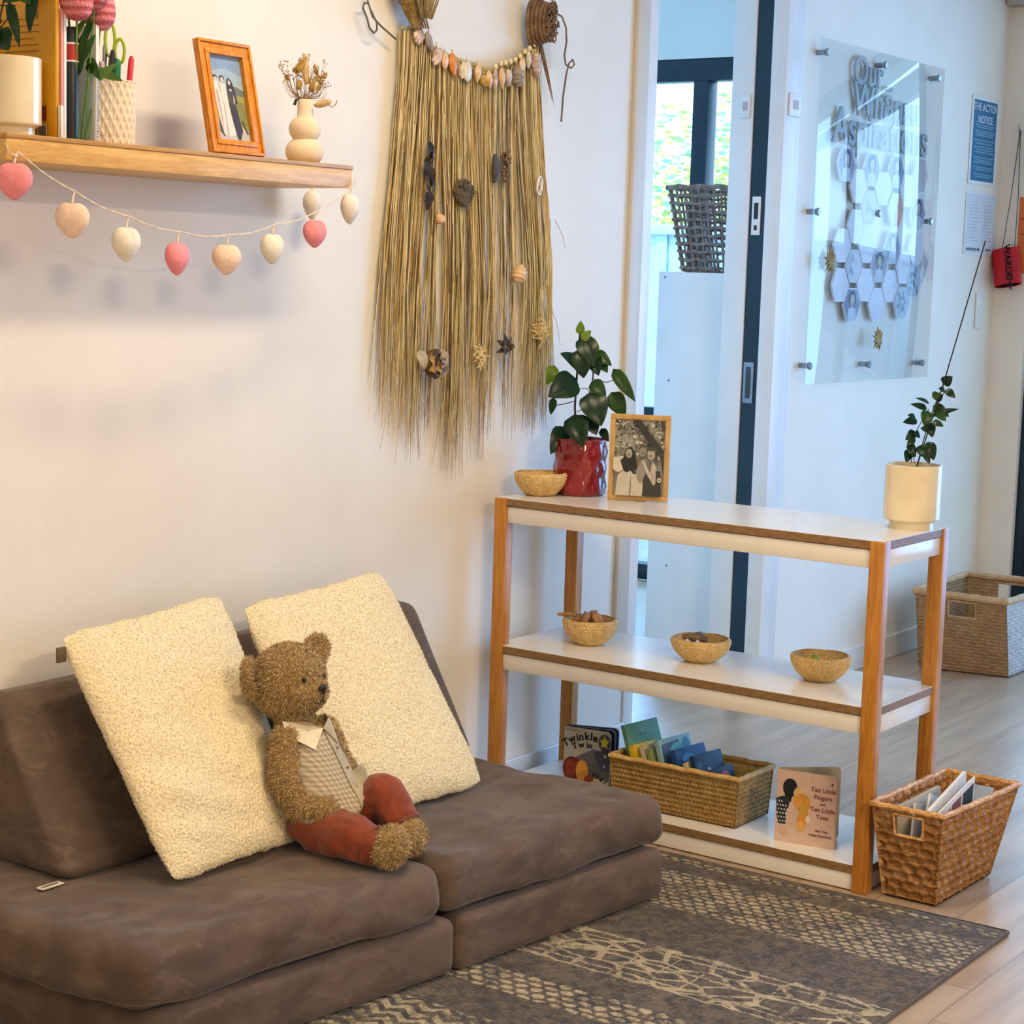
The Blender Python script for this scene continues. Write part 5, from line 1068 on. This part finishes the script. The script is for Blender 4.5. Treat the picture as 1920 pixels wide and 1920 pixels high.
notice('wall_notice', 'blue and white THE ACTION NOTICE poster high on the wall near the corner', 3.035, 3.30, 1.745, 2.075, -.001, pl, (('THE ACTION', .040, 3.165, 2.02, (200, 214, 236), 1), ('NOTICE', .040, 3.165, 1.975, (200, 214, 236), 1)))
GR = (176, 184, 196); pl = [((214, 220, 228), [(.02, .02), (.98, .02), (.98, .98), (.02, .98)])]
for cx2 in (.12, .56):
    for i in range(12): pl.append((GR, [(cx2, .22+.052*i), (cx2+.32-(i % 3)*.05, .22+.052*i), (cx2+.32-(i % 3)*.05, .232+.052*i), (cx2, .232+.052*i)]))
pl += [((120, 126, 136), [(.08, .07), (.4, .07), (.4, .11), (.08, .11)]), ((40, 44, 52), disc(.46, .09, .03, .02)), ((90, 96, 104), [(.7, .08), (.86, .08), (.86, .10), (.7, .10)])]
notice('wall_notice', 'pale two-column notice sheet directly below the blue poster', 3.03, 3.33, 1.48, 1.715, -.001, pl)
t = thing('light_switch', 'narrow white switch plate on the wall below the notices', 'switch', (3.21, -.001, 1.20))
bm = B(); box(bm, (3.185, -.010, 1.20), (3.240, -.001, 1.335), .002); obj('plate', bm, M_white, t)
bm = B(); box(bm, (3.20, -.014, 1.25), (3.225, -.010, 1.28), .001); obj('rocker', bm, M_white, t)
# warden armband on a lanyard, orange sheet
M_arm = mat('fluoro_red_band', (250, 50, 64), .5, (244, 44, 58), 20)
t = thing('warden_armband', 'fluorescent red WARDEN armband hanging on a black lanyard at the corner', 'armband', (3.34, -.068, 1.34))
bm = B(); ac = V3((3.318, -.066, 1.437)); M = Matrix.Rotation(R(-12), 3, 'X') @ Matrix.Rotation(R(8), 3, 'Y')
prof_ = []; 
for zz in (-.062, -.03, 0, .03, .062):
    prof_.append([bm.verts.new(ac+M @ V3((.036*math.sin(a), .054*math.cos(a), zz*1.15))) for a in [k_*2*math.pi/40 for k_ in range(40)]])
for A_, B_ in zip(prof_, prof_[1:]):
    for i in range(40): bm.faces.new((A_[i], A_[(i+1) % 40], B_[(i+1) % 40], B_[i]))
bmesh.ops.solidify(bm, geom=list(bm.faces), thickness=.002); obj('band', bm, M_arm, t, smooth=60)
bm = B(); lathe(bm, [(.049, -.068), (.049, .068), (.047, .068), (.047, -.068)], 40)
for v in bm.verts: v.co = ac+M @ V3((v.co.x*.68, v.co.y*1.02, v.co.z))
obj('black_lining', bm, M_black, t)
b = text_bm('WARDEN', .037, (0, 0, 0), (0, 0, -1), (0, -1, 0), .001, depth=.0005)
for v in b.verts: v.co = ac+M @ V3((-.0385, v.co.y-.010, v.co.z))
obj('lettering', b, M_black, t, smooth=0)
bm = B(); tube(bm, [(3.325, -.040, 1.50), (3.345, -.056, 1.72), (3.362, -.068, 1.955), (3.362, -.070, 1.965), (3.345, -.084, 1.72), (3.325, -.090, 1.50)], .0016, 6); obj('lanyard', bm, M_black, t)
bm = B(); tube(bm, [(3.37, -.069, 1.958), (3.352, -.069, 1.958), (3.350, -.069, 1.972)], .003, 6); tube(bm, [(3.36, -.062, 1.99), (3.36, -.069, 1.955)], .0015, 6); obj('hook', bm, M_metal, t)
bm = B(); tube(bm, [(3.325, -.085, 1.375), (3.325, -.085, 1.352)], .004, 8); obj('clip', bm, M_black, t)
bm = B(); box(bm, (3.367, -.1345, 1.417), (3.3695, -.083, 1.709), .0003)
b, ms = paint([((196, 96, 40), [(.1, .5), (.9, .5), (.9, .53), (.1, .53)]), ((196, 96, 40), [(.1, .7), (.9, .7), (.9, .73), (.1, .73)])], (3.3668, -.084, 1.418), (0, -.05, 0), (0, 0, .29)); merge(bm, b, 1)
tag(obj('orange_notice', bm, [flat((224, 120, 60)), flat((196, 96, 40))], smooth=0), 'orange notice sheet behind the red armband at the right edge', 'notice')
t = thing('door_closer', 'grey box unit at the top right corner above the glazed door', 'door closer', (3.33, -.07, 2.425)); bm = B(); box(bm, (3.30, -.16, 2.432), (3.369, -.006, 2.50), .004); obj('housing', bm, mat('grey_housing', (176, 172, 160), .5, (166, 162, 150)), t)
# ------------------------------------------------------------------ change cabinet + basket in the next room
t = thing('tall_cabinet', 'tall pale cabinet back just inside the doorway, basket on top', 'cabinet', (1.86, .32, 0)); bm = B(); box(bm, (1.60, .175, .03), (2.1, .465, 1.378), .003); obj('carcass', bm, M_white, t)
bm = B(); box(bm, (1.63, .20, 0), (2.07, .44, .03)); obj('plinth', bm, M_white, t)
for (y, z) in ((.41, 1.02), (.39, .40), (.44, 1.36)): bm = B(); ell(bm, (1.60, y, z), (.002, .004, .004)); obj('screw_cap', bm, flat((110, 130, 150)), t)
M_rope = mat('grey_brown_rope', (150, 134, 122), .8, (116, 100, 90), 50, bs=200, bd=.001)
t = thing('open_weave_basket', 'grey-brown open weave basket standing on the tall cabinet', 'basket', (1.78, .30, 1.378))
bm = B(); x0, x1, ya, yb_, H_ = 1.66, 1.92, .19, .415, .275
def bw2(u, h): # perimeter point; u 0..4
    e = .0+.055*h/H_; xa, xb, y0, y1 = x0-e*.3, x1+e*.3, ya, yb_+e; s = int(u) % 4; f = u-int(u); c4 = [(xa, y1), (xa, y0), (xb, y0), (xb, y1)]; a, b = c4[s], c4[(s+1) % 4]
    return V3((a[0]+(b[0]-a[0])*f, a[1]+(b[1]-a[1])*f, 1.381+h))
for i in range(11):
    h = .012+i*(H_-.012)/10; tube(bm, [bw2(u/12, h)+V3((0, 0, .003*math.sin(u*2+i))) for u in range(48)], .0055 if i < 10 else .009, 6, closed=True)
for i in range(40): tube(bm, [bw2(i/10+.02, h*H_/8)+V3((0, 0, 0)) for h in range(9)], .0042, 6)
obj('rope_weave', bm, M_rope, t)
bm = B(); box(bm, (x0+.006, ya+.004, 1.379), (x1-.006, yb_-.004, 1.386)); obj('basket_base', bm, M_rope, t)
tag(obj('brown_cloth', blob([(V3((1.74, .255, 1.62)), (.03, .028, .035)), (V3((1.76, .26, 1.57)), (.045, .030, .05)), (V3((1.78, .27, 1.48)), (.06, .035, .09))], .012, 3), mat('brown_cloth', (136, 90, 60), .8, (110, 70, 46), 30), smooth=180), 'brown cloth bundled inside the open weave basket on the cabinet', 'cloth')
# ------------------------------------------------------------------ baskets on the floor
def weave(name, a, b, c):
    M = Mt(name, .6); n = M.noise(26, detail=2); n2 = M.noise(90, (1, 1, 3), 3); M.col(M.mix(n2.smooth(.35, .7)*.7, M.mix(n.smooth(.35, .65), a, b), c)); M.bump(n2, .0015); return M.m
M_hy = weave('water_hyacinth', (242, 192, 124), (218, 160, 92), (156, 102, 54))
def woven_basket(t, bot, top, z1, amp, rowh, seg, m_, hole=None, th=.010, walls_m=None, z0=.004, rim=.008):
    """four tapered walls of braided rows; bot/top are 4 corner points (near-left order)"""
    for s in range(4):
        b0, b1, t0, t1 = V3(bot[s]), V3(bot[(s+1) % 4]), V3(top[s]), V3(top[(s+1) % 4]); Lw = (t1-t0).length; nu = max(30, int(Lw/.0030)); nrow = int((z1-z0)/rowh); nv = nrow*6
        nrm = (b1-b0).cross(t0-b0).normalized()*-1; nsg = max(3, round(Lw/seg))
        for side in (0,):
            bm = B(); g = {}
            for i in range(nu+1):
                for j in range(nv+1):
                    u, v = i/nu, j/nv; p = b0.lerp(b1, u).lerp(t0.lerp(t1, u), v); rI = min(nrow-1, int(v*nrow)); fv = v*nrow-rI; fu = (u*nsg+(rI % 2)*.5+.12*math.sin(rI*3.3)) % 1
                    bu = abs(math.sin(math.pi*fu))**.6*abs(math.sin(math.pi*fv+ .5*(fu-.5)))**.7; bu *= (1+.3*noise.noise(p*60))*(.78+.22*abs(math.sin(fv*math.pi*2.5+fu*3.5+rI)))
                    q_ = p+nrm*(bu*amp)*(0 if i in (0, nu) else 1); g[(i, j)] = bm.verts.new(q_)
            for i in range(nu):
                for j in range(nv):
                    if hole and s in hole[4] and hole[0] < (i+.5)/nu < hole[1] and hole[2] < (j+.5)/nv < hole[3]: continue
                    bm.faces.new((g[(i, j)], g[(i+1, j)], g[(i+1, j+1)], g[(i, j+1)]))
            for v_ in [v_ for v_ in bm.verts if not v_.link_faces]: bm.verts.remove(v_)
            bmesh.ops.solidify(bm, geom=list(bm.faces), thickness=-th*.6)
            obj('woven_wall', bm, (walls_m or {}).get(s, m_), t, smooth=180)
            if hole and s in hole[4]:
                bm = B(); P_ = lambda u, v: b0.lerp(b1, u).lerp(t0.lerp(t1, u), v)+nrm*.002
                tube(bm, [P_(hole[0], hole[2]), P_(hole[1], hole[2]), P_(hole[1], hole[3]), P_(hole[0], hole[3])], .0042, 6, closed=True); obj('handle_edge', bm, (walls_m or {}).get(s, m_), t)
    bm = B(); tube(bm, [V3(top[s]).lerp(V3(top[(s+1) % 4]), f/12)+V3((0, 0, .0015*math.sin(f*2.5))) for s in range(4) for f in range(12)], rim, 8, closed=True); obj('rim', bm, m_, t)
    bm = B(); f = [bm.verts.new(V3(p)+V3((0, 0, .002))) for p in bot]; bm.faces.new(f); bmesh.ops.solidify(bm, geom=list(bm.faces), thickness=.004); obj('basket_base', bm, m_, t)
t = thing('woven_basket', 'brown braided water hyacinth basket of magazines against the shelf unit', 'basket', (.17, -1.21, 0))
Bt = [(.028, -1.140, .004), (.028, -1.268, .004), (.325, -1.275, .004), (.325, -1.145, .004)]; zt = .222
Tp = [(-.026, -1.126, zt), (-.024, -1.293, zt), (.355, -1.320, zt), (.355, -1.140, zt)]
woven_basket(t, Bt, Tp, zt, .012, .0200, .042, M_hy, (.30, .72, .70, .93, (0, 2)), rim=.0065)
# magazines inside it
def mag(lb, p, w_, h_, th_, rx_, ry_, polys, m_=None):
    t = thing('magazine', lb, 'magazine', p, 0, 'magazines in the braided basket'); M = Matrix.Translation(p) @ Matrix.Rotation(R(ry_), 4, 'Y') @ Matrix.Rotation(R(rx_), 4, 'X')
    bm = B(); box(bm, (0, 0, 0), (w_, th_, h_), .0005, M); obj('pages', bm, m_ or M_paper, t)
    b, ms = paint(polys, M @ V3((0, -.0003, 0)), M.to_3x3() @ V3((w_, 0, 0)), M.to_3x3() @ V3((0, 0, h_)), .0004); obj('cover_print', b, ms, t, smooth=0)
ph = [((240, 240, 240), [(0, 0), (1, 0), (1, 1), (0, 1)]), ((44, 66, 72), [(.66, .62), (.97, .62), (.97, .93), (.66, .93)]), ((140, 96, 96), [(.36, .62), (.62, .62), (.62, .93), (.36, .93)]), ((96, 92, 84), [(.03, .6), (.33, .6), (.33, .9), (.03, .9)]), ((70, 70, 60), [(.05, .62), (.2, .65), (.25, .85), (.1, .8)]), ((180, 130, 120), disc(.5, .75, .06, .08)), ((40, 90, 110), [(0, .1), (.25, .1), (.25, .5), (0, .5)])]
mag('magazine with dark photo squares on its cover, nearest the side wall of the braided basket', (.034, -1.256, .05), .20, .178, .004, 6, -12, ph)
mag('white magazine behind the photo one in the braided basket', (.034, -1.244, .05), .20, .182, .008, 4, -14, [((226, 226, 230), [(0, 0), (1, 0), (1, 1), (0, 1)])])
mag('tall white brochure standing highest in the braided basket', (.036, -1.212, .05), .15, .196, .006, -2, 24, [((222, 224, 228), [(0, 0), (1, 0), (1, 1), (0, 1)])])
mag('grey paper booklet at the back of the braided basket', (.036, -1.195, .04), .16, .176, .006, -3, 14, [((200, 198, 196), [(0, 0), (1, 0), (1, 1), (0, 1)])], flat((214, 212, 210)))
mag('cream booklet low at the left of the braided basket', (.036, -1.178, .03), .22, .180, .01, -3, 0, [((206, 194, 170), [(0, 0), (1, 0), (1, 1), (0, 1)])], flat((196, 184, 160)))
# second basket by the corner
M_sea = weave('pale_seagrass', (214, 180, 136), (198, 160, 116), (170, 130, 88)); M_wh = weave('white_painted_rope', (246, 246, 244), (234, 232, 228), (206, 198, 188))
t = thing('woven_basket', 'tan and white rope storage basket in the far corner behind the shelf unit', 'basket', (2.66, -.33, 0))
Bt = [(2.455, -.165, .004), (2.515, -.478, .004), (2.93, -.478, .004), (2.90, -.165, .004)]; zt = .282
Tp = [(2.425, -.150, zt), (2.430, -.485, zt), (2.97, -.495, zt), (2.93, -.135, zt)]
woven_basket(t, Bt, Tp, zt, .006, .0125, .06, M_sea, (.36, .66, .72, .93, (0, 2)), walls_m={1: M_wh}, rim=.013)
# ------------------------------------------------------------------ board books on the bottom shelf
zb = .0622
Dk = (52, 50, 62)
t = thing('board_book', 'Twinkle Twinkle board book standing open at the left of the bottom shelf', 'book', (.17, -.27, zb))
o_ = V3((.145, -.192, zb)); ux = V3((.020, -.134, 0)); ux.normalize(); wd, ht = .132, .148; n_ = ux.cross(V3((0, 0, 1)))
if n_.x > 0: n_ = -n_
def bslab(a0, a1, off, yaw, m_, nm, thk=.0035):
    d_ = (Matrix.Rotation(R(yaw), 3, 'Z') @ ux); M = plane_M(o_-n_*off, d_, (0, 0, 1)); bm = B()
    N2 = 5; out = [(0, 0), (a1-.012, 0)]+[(a1-.012+.012*math.sin(k_*math.pi/10), .012-.012*math.cos(k_*math.pi/10)) for k_ in range(1, 6)]+[(a1-.012+.012*math.cos(k_*math.pi/10), ht-.012+.012*math.sin(k_*math.pi/10)) for k_ in range(6)]+[(0, ht)]
    f = bm.faces.new([bm.verts.new(M @ V3((a, b, 0))) for a, b in out]); bmesh.ops.solidify(bm, geom=[f], thickness=thk); obj(nm, bm, m_, t); return M
M_bd = mat('dark_board_edge', (44, 44, 58), .5, (38, 38, 50), 30)
Mc = bslab(0, wd, 0, 0, mat('grey_cover_card', (176, 174, 168), .45, (166, 164, 158), 20), 'front_cover')
for i, (of, yw) in enumerate(((.006, 4), (.011, 8), (.016, 11), (.021, 14))): bslab(0, wd+.002, of, yw, M_bd if i % 2 == 0 else mat('pale_board_page', (180, 176, 180), .5, (170, 166, 170), 20), 'board_page' if i < 3 else 'back_cover')
BG = (176, 174, 166)
cp2 = [(BG, [(0, 0), (.95, 0), (.98, .05), (.98, .95), (.95, 1), (0, 1)])]
cp2 += [((98, 98, 102), [(.0, .34), (.3, .5), (.62, .66), (.98, .62), (.98, .14), (.72, .12), (.5, .2), (.3, .25)]), ((66, 70, 92), [(.62, .6), (.98, .7), (.98, .3), (.8, .3)]), ((98, 34, 26), disc(.18, .26, .2, .22)), ((132, 44, 30), disc(.16, .28, .13, .15)), ((214, 150, 56), disc(.40, .24, .13, .2)), ((110, 44, 26), disc(.27, .42, .06, .05)), ((140, 66, 28), disc(.58, .1, .13, .1)), ((222, 170, 84), disc(.66, .05, .07, .05)), ((206, 196, 160), [(.62, .0), (.66, .16), (.8, .14), (.97, .12), (.95, 0)]),
 ((70, 66, 84), disc(.86, .80, .13, .15)), ((200, 196, 40), [(.86+.11*math.cos(R(90+36*k_))*(1 if k_ % 2 == 0 else .5), .80+.12*math.sin(R(90+36*k_))*(1 if k_ % 2 == 0 else .5)) for k_ in range(10)]), ((214, 210, 206), disc(.88, .56, .025, .03)), ((200, 196, 196), disc(.87, .38, .022, .026)), ((120, 122, 130), [(.04, .95), (.34, .93), (.34, .945), (.04, .965)])]
ad = Mc.to_3x3() @ V3((wd, 0, 0)); au = V3((0, 0, ht)); nn_ = (Mc.to_3x3() @ V3((0, 0, 1)))
b, ms = paint(cp2, Mc @ V3((0, 0, .0)), ad, au, .0004); obj('cover_print', b, ms, t, smooth=0)
bm = B()
for s_, arc in (('Twinkle', [(.03, .66, 34), (.15, .735, 26), (.255, .775, 18), (.33, .79, 10), (.445, .81, 4), (.535, .815, -2), (.61, .80, -10)]), ('Twin', [(.21, .625, 24), (.34, .66, 14), (.46, .67, 6), (.52, .665, 0)]), ('star', [(.60, .20, -35), (.68, .16, -32), (.76, .12, -30), (.85, .085, -28)])):
    for ch, (x, y, rt) in zip(s_, arc):
        tt = text_bm(ch, .028 if s_ == 'Twinkle' else .022 if s_ == 'Twin' else .018, (0, 0, 0), (1, 0, 0), (0, 1, 0), .0006, 'CENTER')
        tt.transform(Mc @ Matrix.Translation((x*wd+.006, y*ht, .0016 if nn_.dot(n_) > 0 else -.0016)) @ Matrix.Rotation(R(rt), 4, 'Z')); merge(bm, tt)
obj('title_lettering', bm, M_black, t, smooth=0)
# pink book
t = thing('board_book', 'pink Ten Little Fingers and Ten Little Toes board book standing open on the bottom shelf', 'book', (.10, -.92, zb))
o_ = V3((.056, -.850, zb)); ux = V3((.024, -.146, 0)).normalized(); wd, ht = .148, .172; M_pk = mat('pale_pink_cover', (218, 186, 168), .4, (212, 178, 160), 10); M_cb = mat('cream_board', (222, 208, 180), .5, (214, 198, 170), 20)
Mc = bslab(0, wd, 0, 0, M_pk, 'front_cover', .003); bslab(0, wd-.001, .0038, 1.2, M_cb, 'board_page', .004); bslab(0, wd, .010, 30, M_cb, 'board_page', .003); bslab(0, wd+.001, .015, 34, M_cb, 'back_cover', .003)
n_ = Mc.to_3x3() @ V3((0, 0, 1)); HK, SKN, YL = (20, 26, 32), (226, 176, 110), (214, 150, 60)
pk = [((218, 186, 168), [(0, 0), (.97, 0), (.97, 1), (0, 1)]), (HK, disc(.22, .76, .12, .13)), (HK, [(.12, .76), (.14, .62), (.24, .56), (.26, .66), (.34, .78)]), ((40, 48, 52), [(.0, .6), (.12, .64), (.22, .6), (.21, .5), (.17, .42), (.17, .25), (.05, .25), (.02, .36)]),
      ((222, 184, 130), disc(.36, .69, .08, .1)), (YL, disc(.43, .58, .13, .13)), ((226, 160, 72), disc(.35, .6, .07, .1)), ((206, 156, 60), disc(.45, .45, .08, .12)), ((222, 150, 62), disc(.43, .33, .08, .09)), ((236, 220, 190), disc(.53, .36, .04, .05)), ((230, 172, 92), disc(.42, .25, .07, .07)), ((222, 172, 128), disc(.14, .14, .07, .03)), ((100, 60, 60), disc(.90, .885, .018, .018))]
for i in range(22): a_, b_ = .035+.045*(i % 4)+.02*((i//4) % 2), .29+.055*(i//4); pk.append(((226, 226, 220), disc(min(.19, a_), b_, .012, .014, 7)))
b, ms = paint(pk, Mc @ V3((0, 0, 0)), Mc.to_3x3() @ V3((wd, 0, 0)), V3((0, 0, ht)), .0004); obj('cover_print', b, ms, t, smooth=0)
for s_, sz, x, y in (('Ten Little', .0165, .76, .76), ('Fingers', .0165, .76, .66), ('and', .009, .76, .585), ('Ten Little', .0165, .76, .49), ('Toes', .0165, .76, .39), ('Mem Fox', .0085, .76, .21), ('Helen Oxenbury', .0085, .74, .145)):
    b = text_bm(s_, sz*.92, (0, 0, 0), (1, 0, 0), (0, 1, 0), .0002); b.transform(Mc @ Matrix.Translation((x*wd, y*ht, .0015))); obj('lettering', b, flat((150, 84, 92) if sz > .012 else (120, 86, 80)), t, smooth=0)
# straw box with books
t = thing('straw_box', 'rectangular coiled straw box full of small books on the bottom shelf', 'basket', (.15, -.57, zb))
M_st2 = straw('golden_straw_coarse', (236, 200, 128), (216, 172, 98), (158, 114, 60))
nr = V3((.070, -.738, zb)); d1 = V3((-.045+.03, .345, 0)); 
Bt = [(.060, -.395, zb+.002), (.070, -.738, zb+.002), (.236, -.738, zb+.002), (.226, -.395, zb+.002)]; zt = zb+.122
Tp = [(.056, -.388, zt), (.066, -.745, zt), (.242, -.745, zt), (.232, -.388, zt)]
woven_basket(t, Bt, Tp, zt, .0058, .0120, .011, M_st2, z0=zb, th=.012, rim=.0065)
def sbook(lb, y, w_, h_, th_, lean_, yaw, cov, polys=(), x0=.085):
    y = -.468+(y+.458)*1.05; t = thing('small_book', lb, 'book', (x0, y, zb+.01), 0, 'small books in the straw box'); M = Matrix.Translation((x0, y, zb+.010)) @ Matrix.Rotation(R(yaw), 4, 'Z') @ Matrix.Rotation(R(-lean_), 4, 'X')
    bm = B(); box(bm, (0, 0, 0), (w_, .0015, h_), .0004, M); box(bm, (0, th_-.0015, 0), (w_, th_, h_), .0004, M); box(bm, (0, 0, 0), (.002, th_, h_), .0004, M); obj('cover', bm, mat('small_book_cover', cov, .65, tuple(max(0, v-14) for v in cov), 20), t)
    bm = B(); box(bm, (.002, .0015, .001), (w_-.002, th_-.0015, h_-.002), 0, M); obj('pages', bm, M_cb, t, smooth=0)
    if polys: b, ms = paint(polys, M @ V3((0, -.0002, 0)), M.to_3x3() @ V3((w_, 0, 0)), M.to_3x3() @ V3((0, 0, h_)), .0003); obj('cover_print', b, ms, t, smooth=0)
LV = 20
sbook('large sage green book standing highest at the left of the straw box', -.458, .135, .195, .010, LV, -6, (96, 146, 106), [((140, 170, 96), [(.15+.09*k_, .70), (.2+.09*k_, .70), (.2+.09*k_, .76), (.15+.09*k_, .76)]) for k_ in range(8)]+[((70, 116, 96), [(.4, .82), (.6, .82), (.6, .86), (.4, .86)])])
sbook('yellow spined book with a thick orange edge right of the green one', -.478, .09, .150, .016, LV, -6, (226, 190, 20), x0=.075)
sbook('cream spined book between the yellow and the olive ones', -.505, .09, .152, .012, LV, -6, (206, 188, 150), x0=.075)
sbook('olive spined thin book before the turquoise picture book', -.520, .10, .150, .008, LV, -6, (140, 152, 104), x0=.075)
sbook('turquoise and navy picture book in the middle of the straw box', -.545, .130, .172, .012, LV, -6, (150, 190, 190), [((70, 80, 106), [(.05, .62), (.6, .66), (.62, .95), (.08, .92)]), ((96, 190, 184), disc(.55, .78, .24, .13)), ((60, 140, 160), disc(.84, .86, .1, .1))])
sbook('royal blue picture book right of the turquoise one', -.585, .125, .155, .014, LV, -6, (20, 74, 128), [((60, 130, 180), disc(.4, .82, .2, .08)), ((200, 206, 216), disc(.5, .6, .06, .08)), ((24, 56, 110), [(.05, .4), (.4, .5), (.45, .7), (.1, .7)])])
sbook('thin cream book leaning between the two blue ones', -.612, .10, .130, .007, LV, -6, (214, 196, 160), x0=.078)
sbook('dark teal picture book with a pale rabbit at the right of the straw box', -.635, .115, .150, .012, LV, -6, (18, 56, 86), [((176, 180, 190), disc(.45, .62, .09, .14)), ((210, 206, 206), disc(.3, .5, .08, .09)), ((20, 50, 76), [(.05, .5), (.25, .5), (.25, .9), (.05, .85)])])
sbook('short dark blue book with a red figure at the right end of the straw box', -.672, .095, .122, .010, LV, -6, (20, 42, 78), [((160, 84, 76), disc(.6, .8, .16, .12)), ((90, 130, 110), [(.2, .5), (.8, .6), (.8, .66), (.2, .56)])])
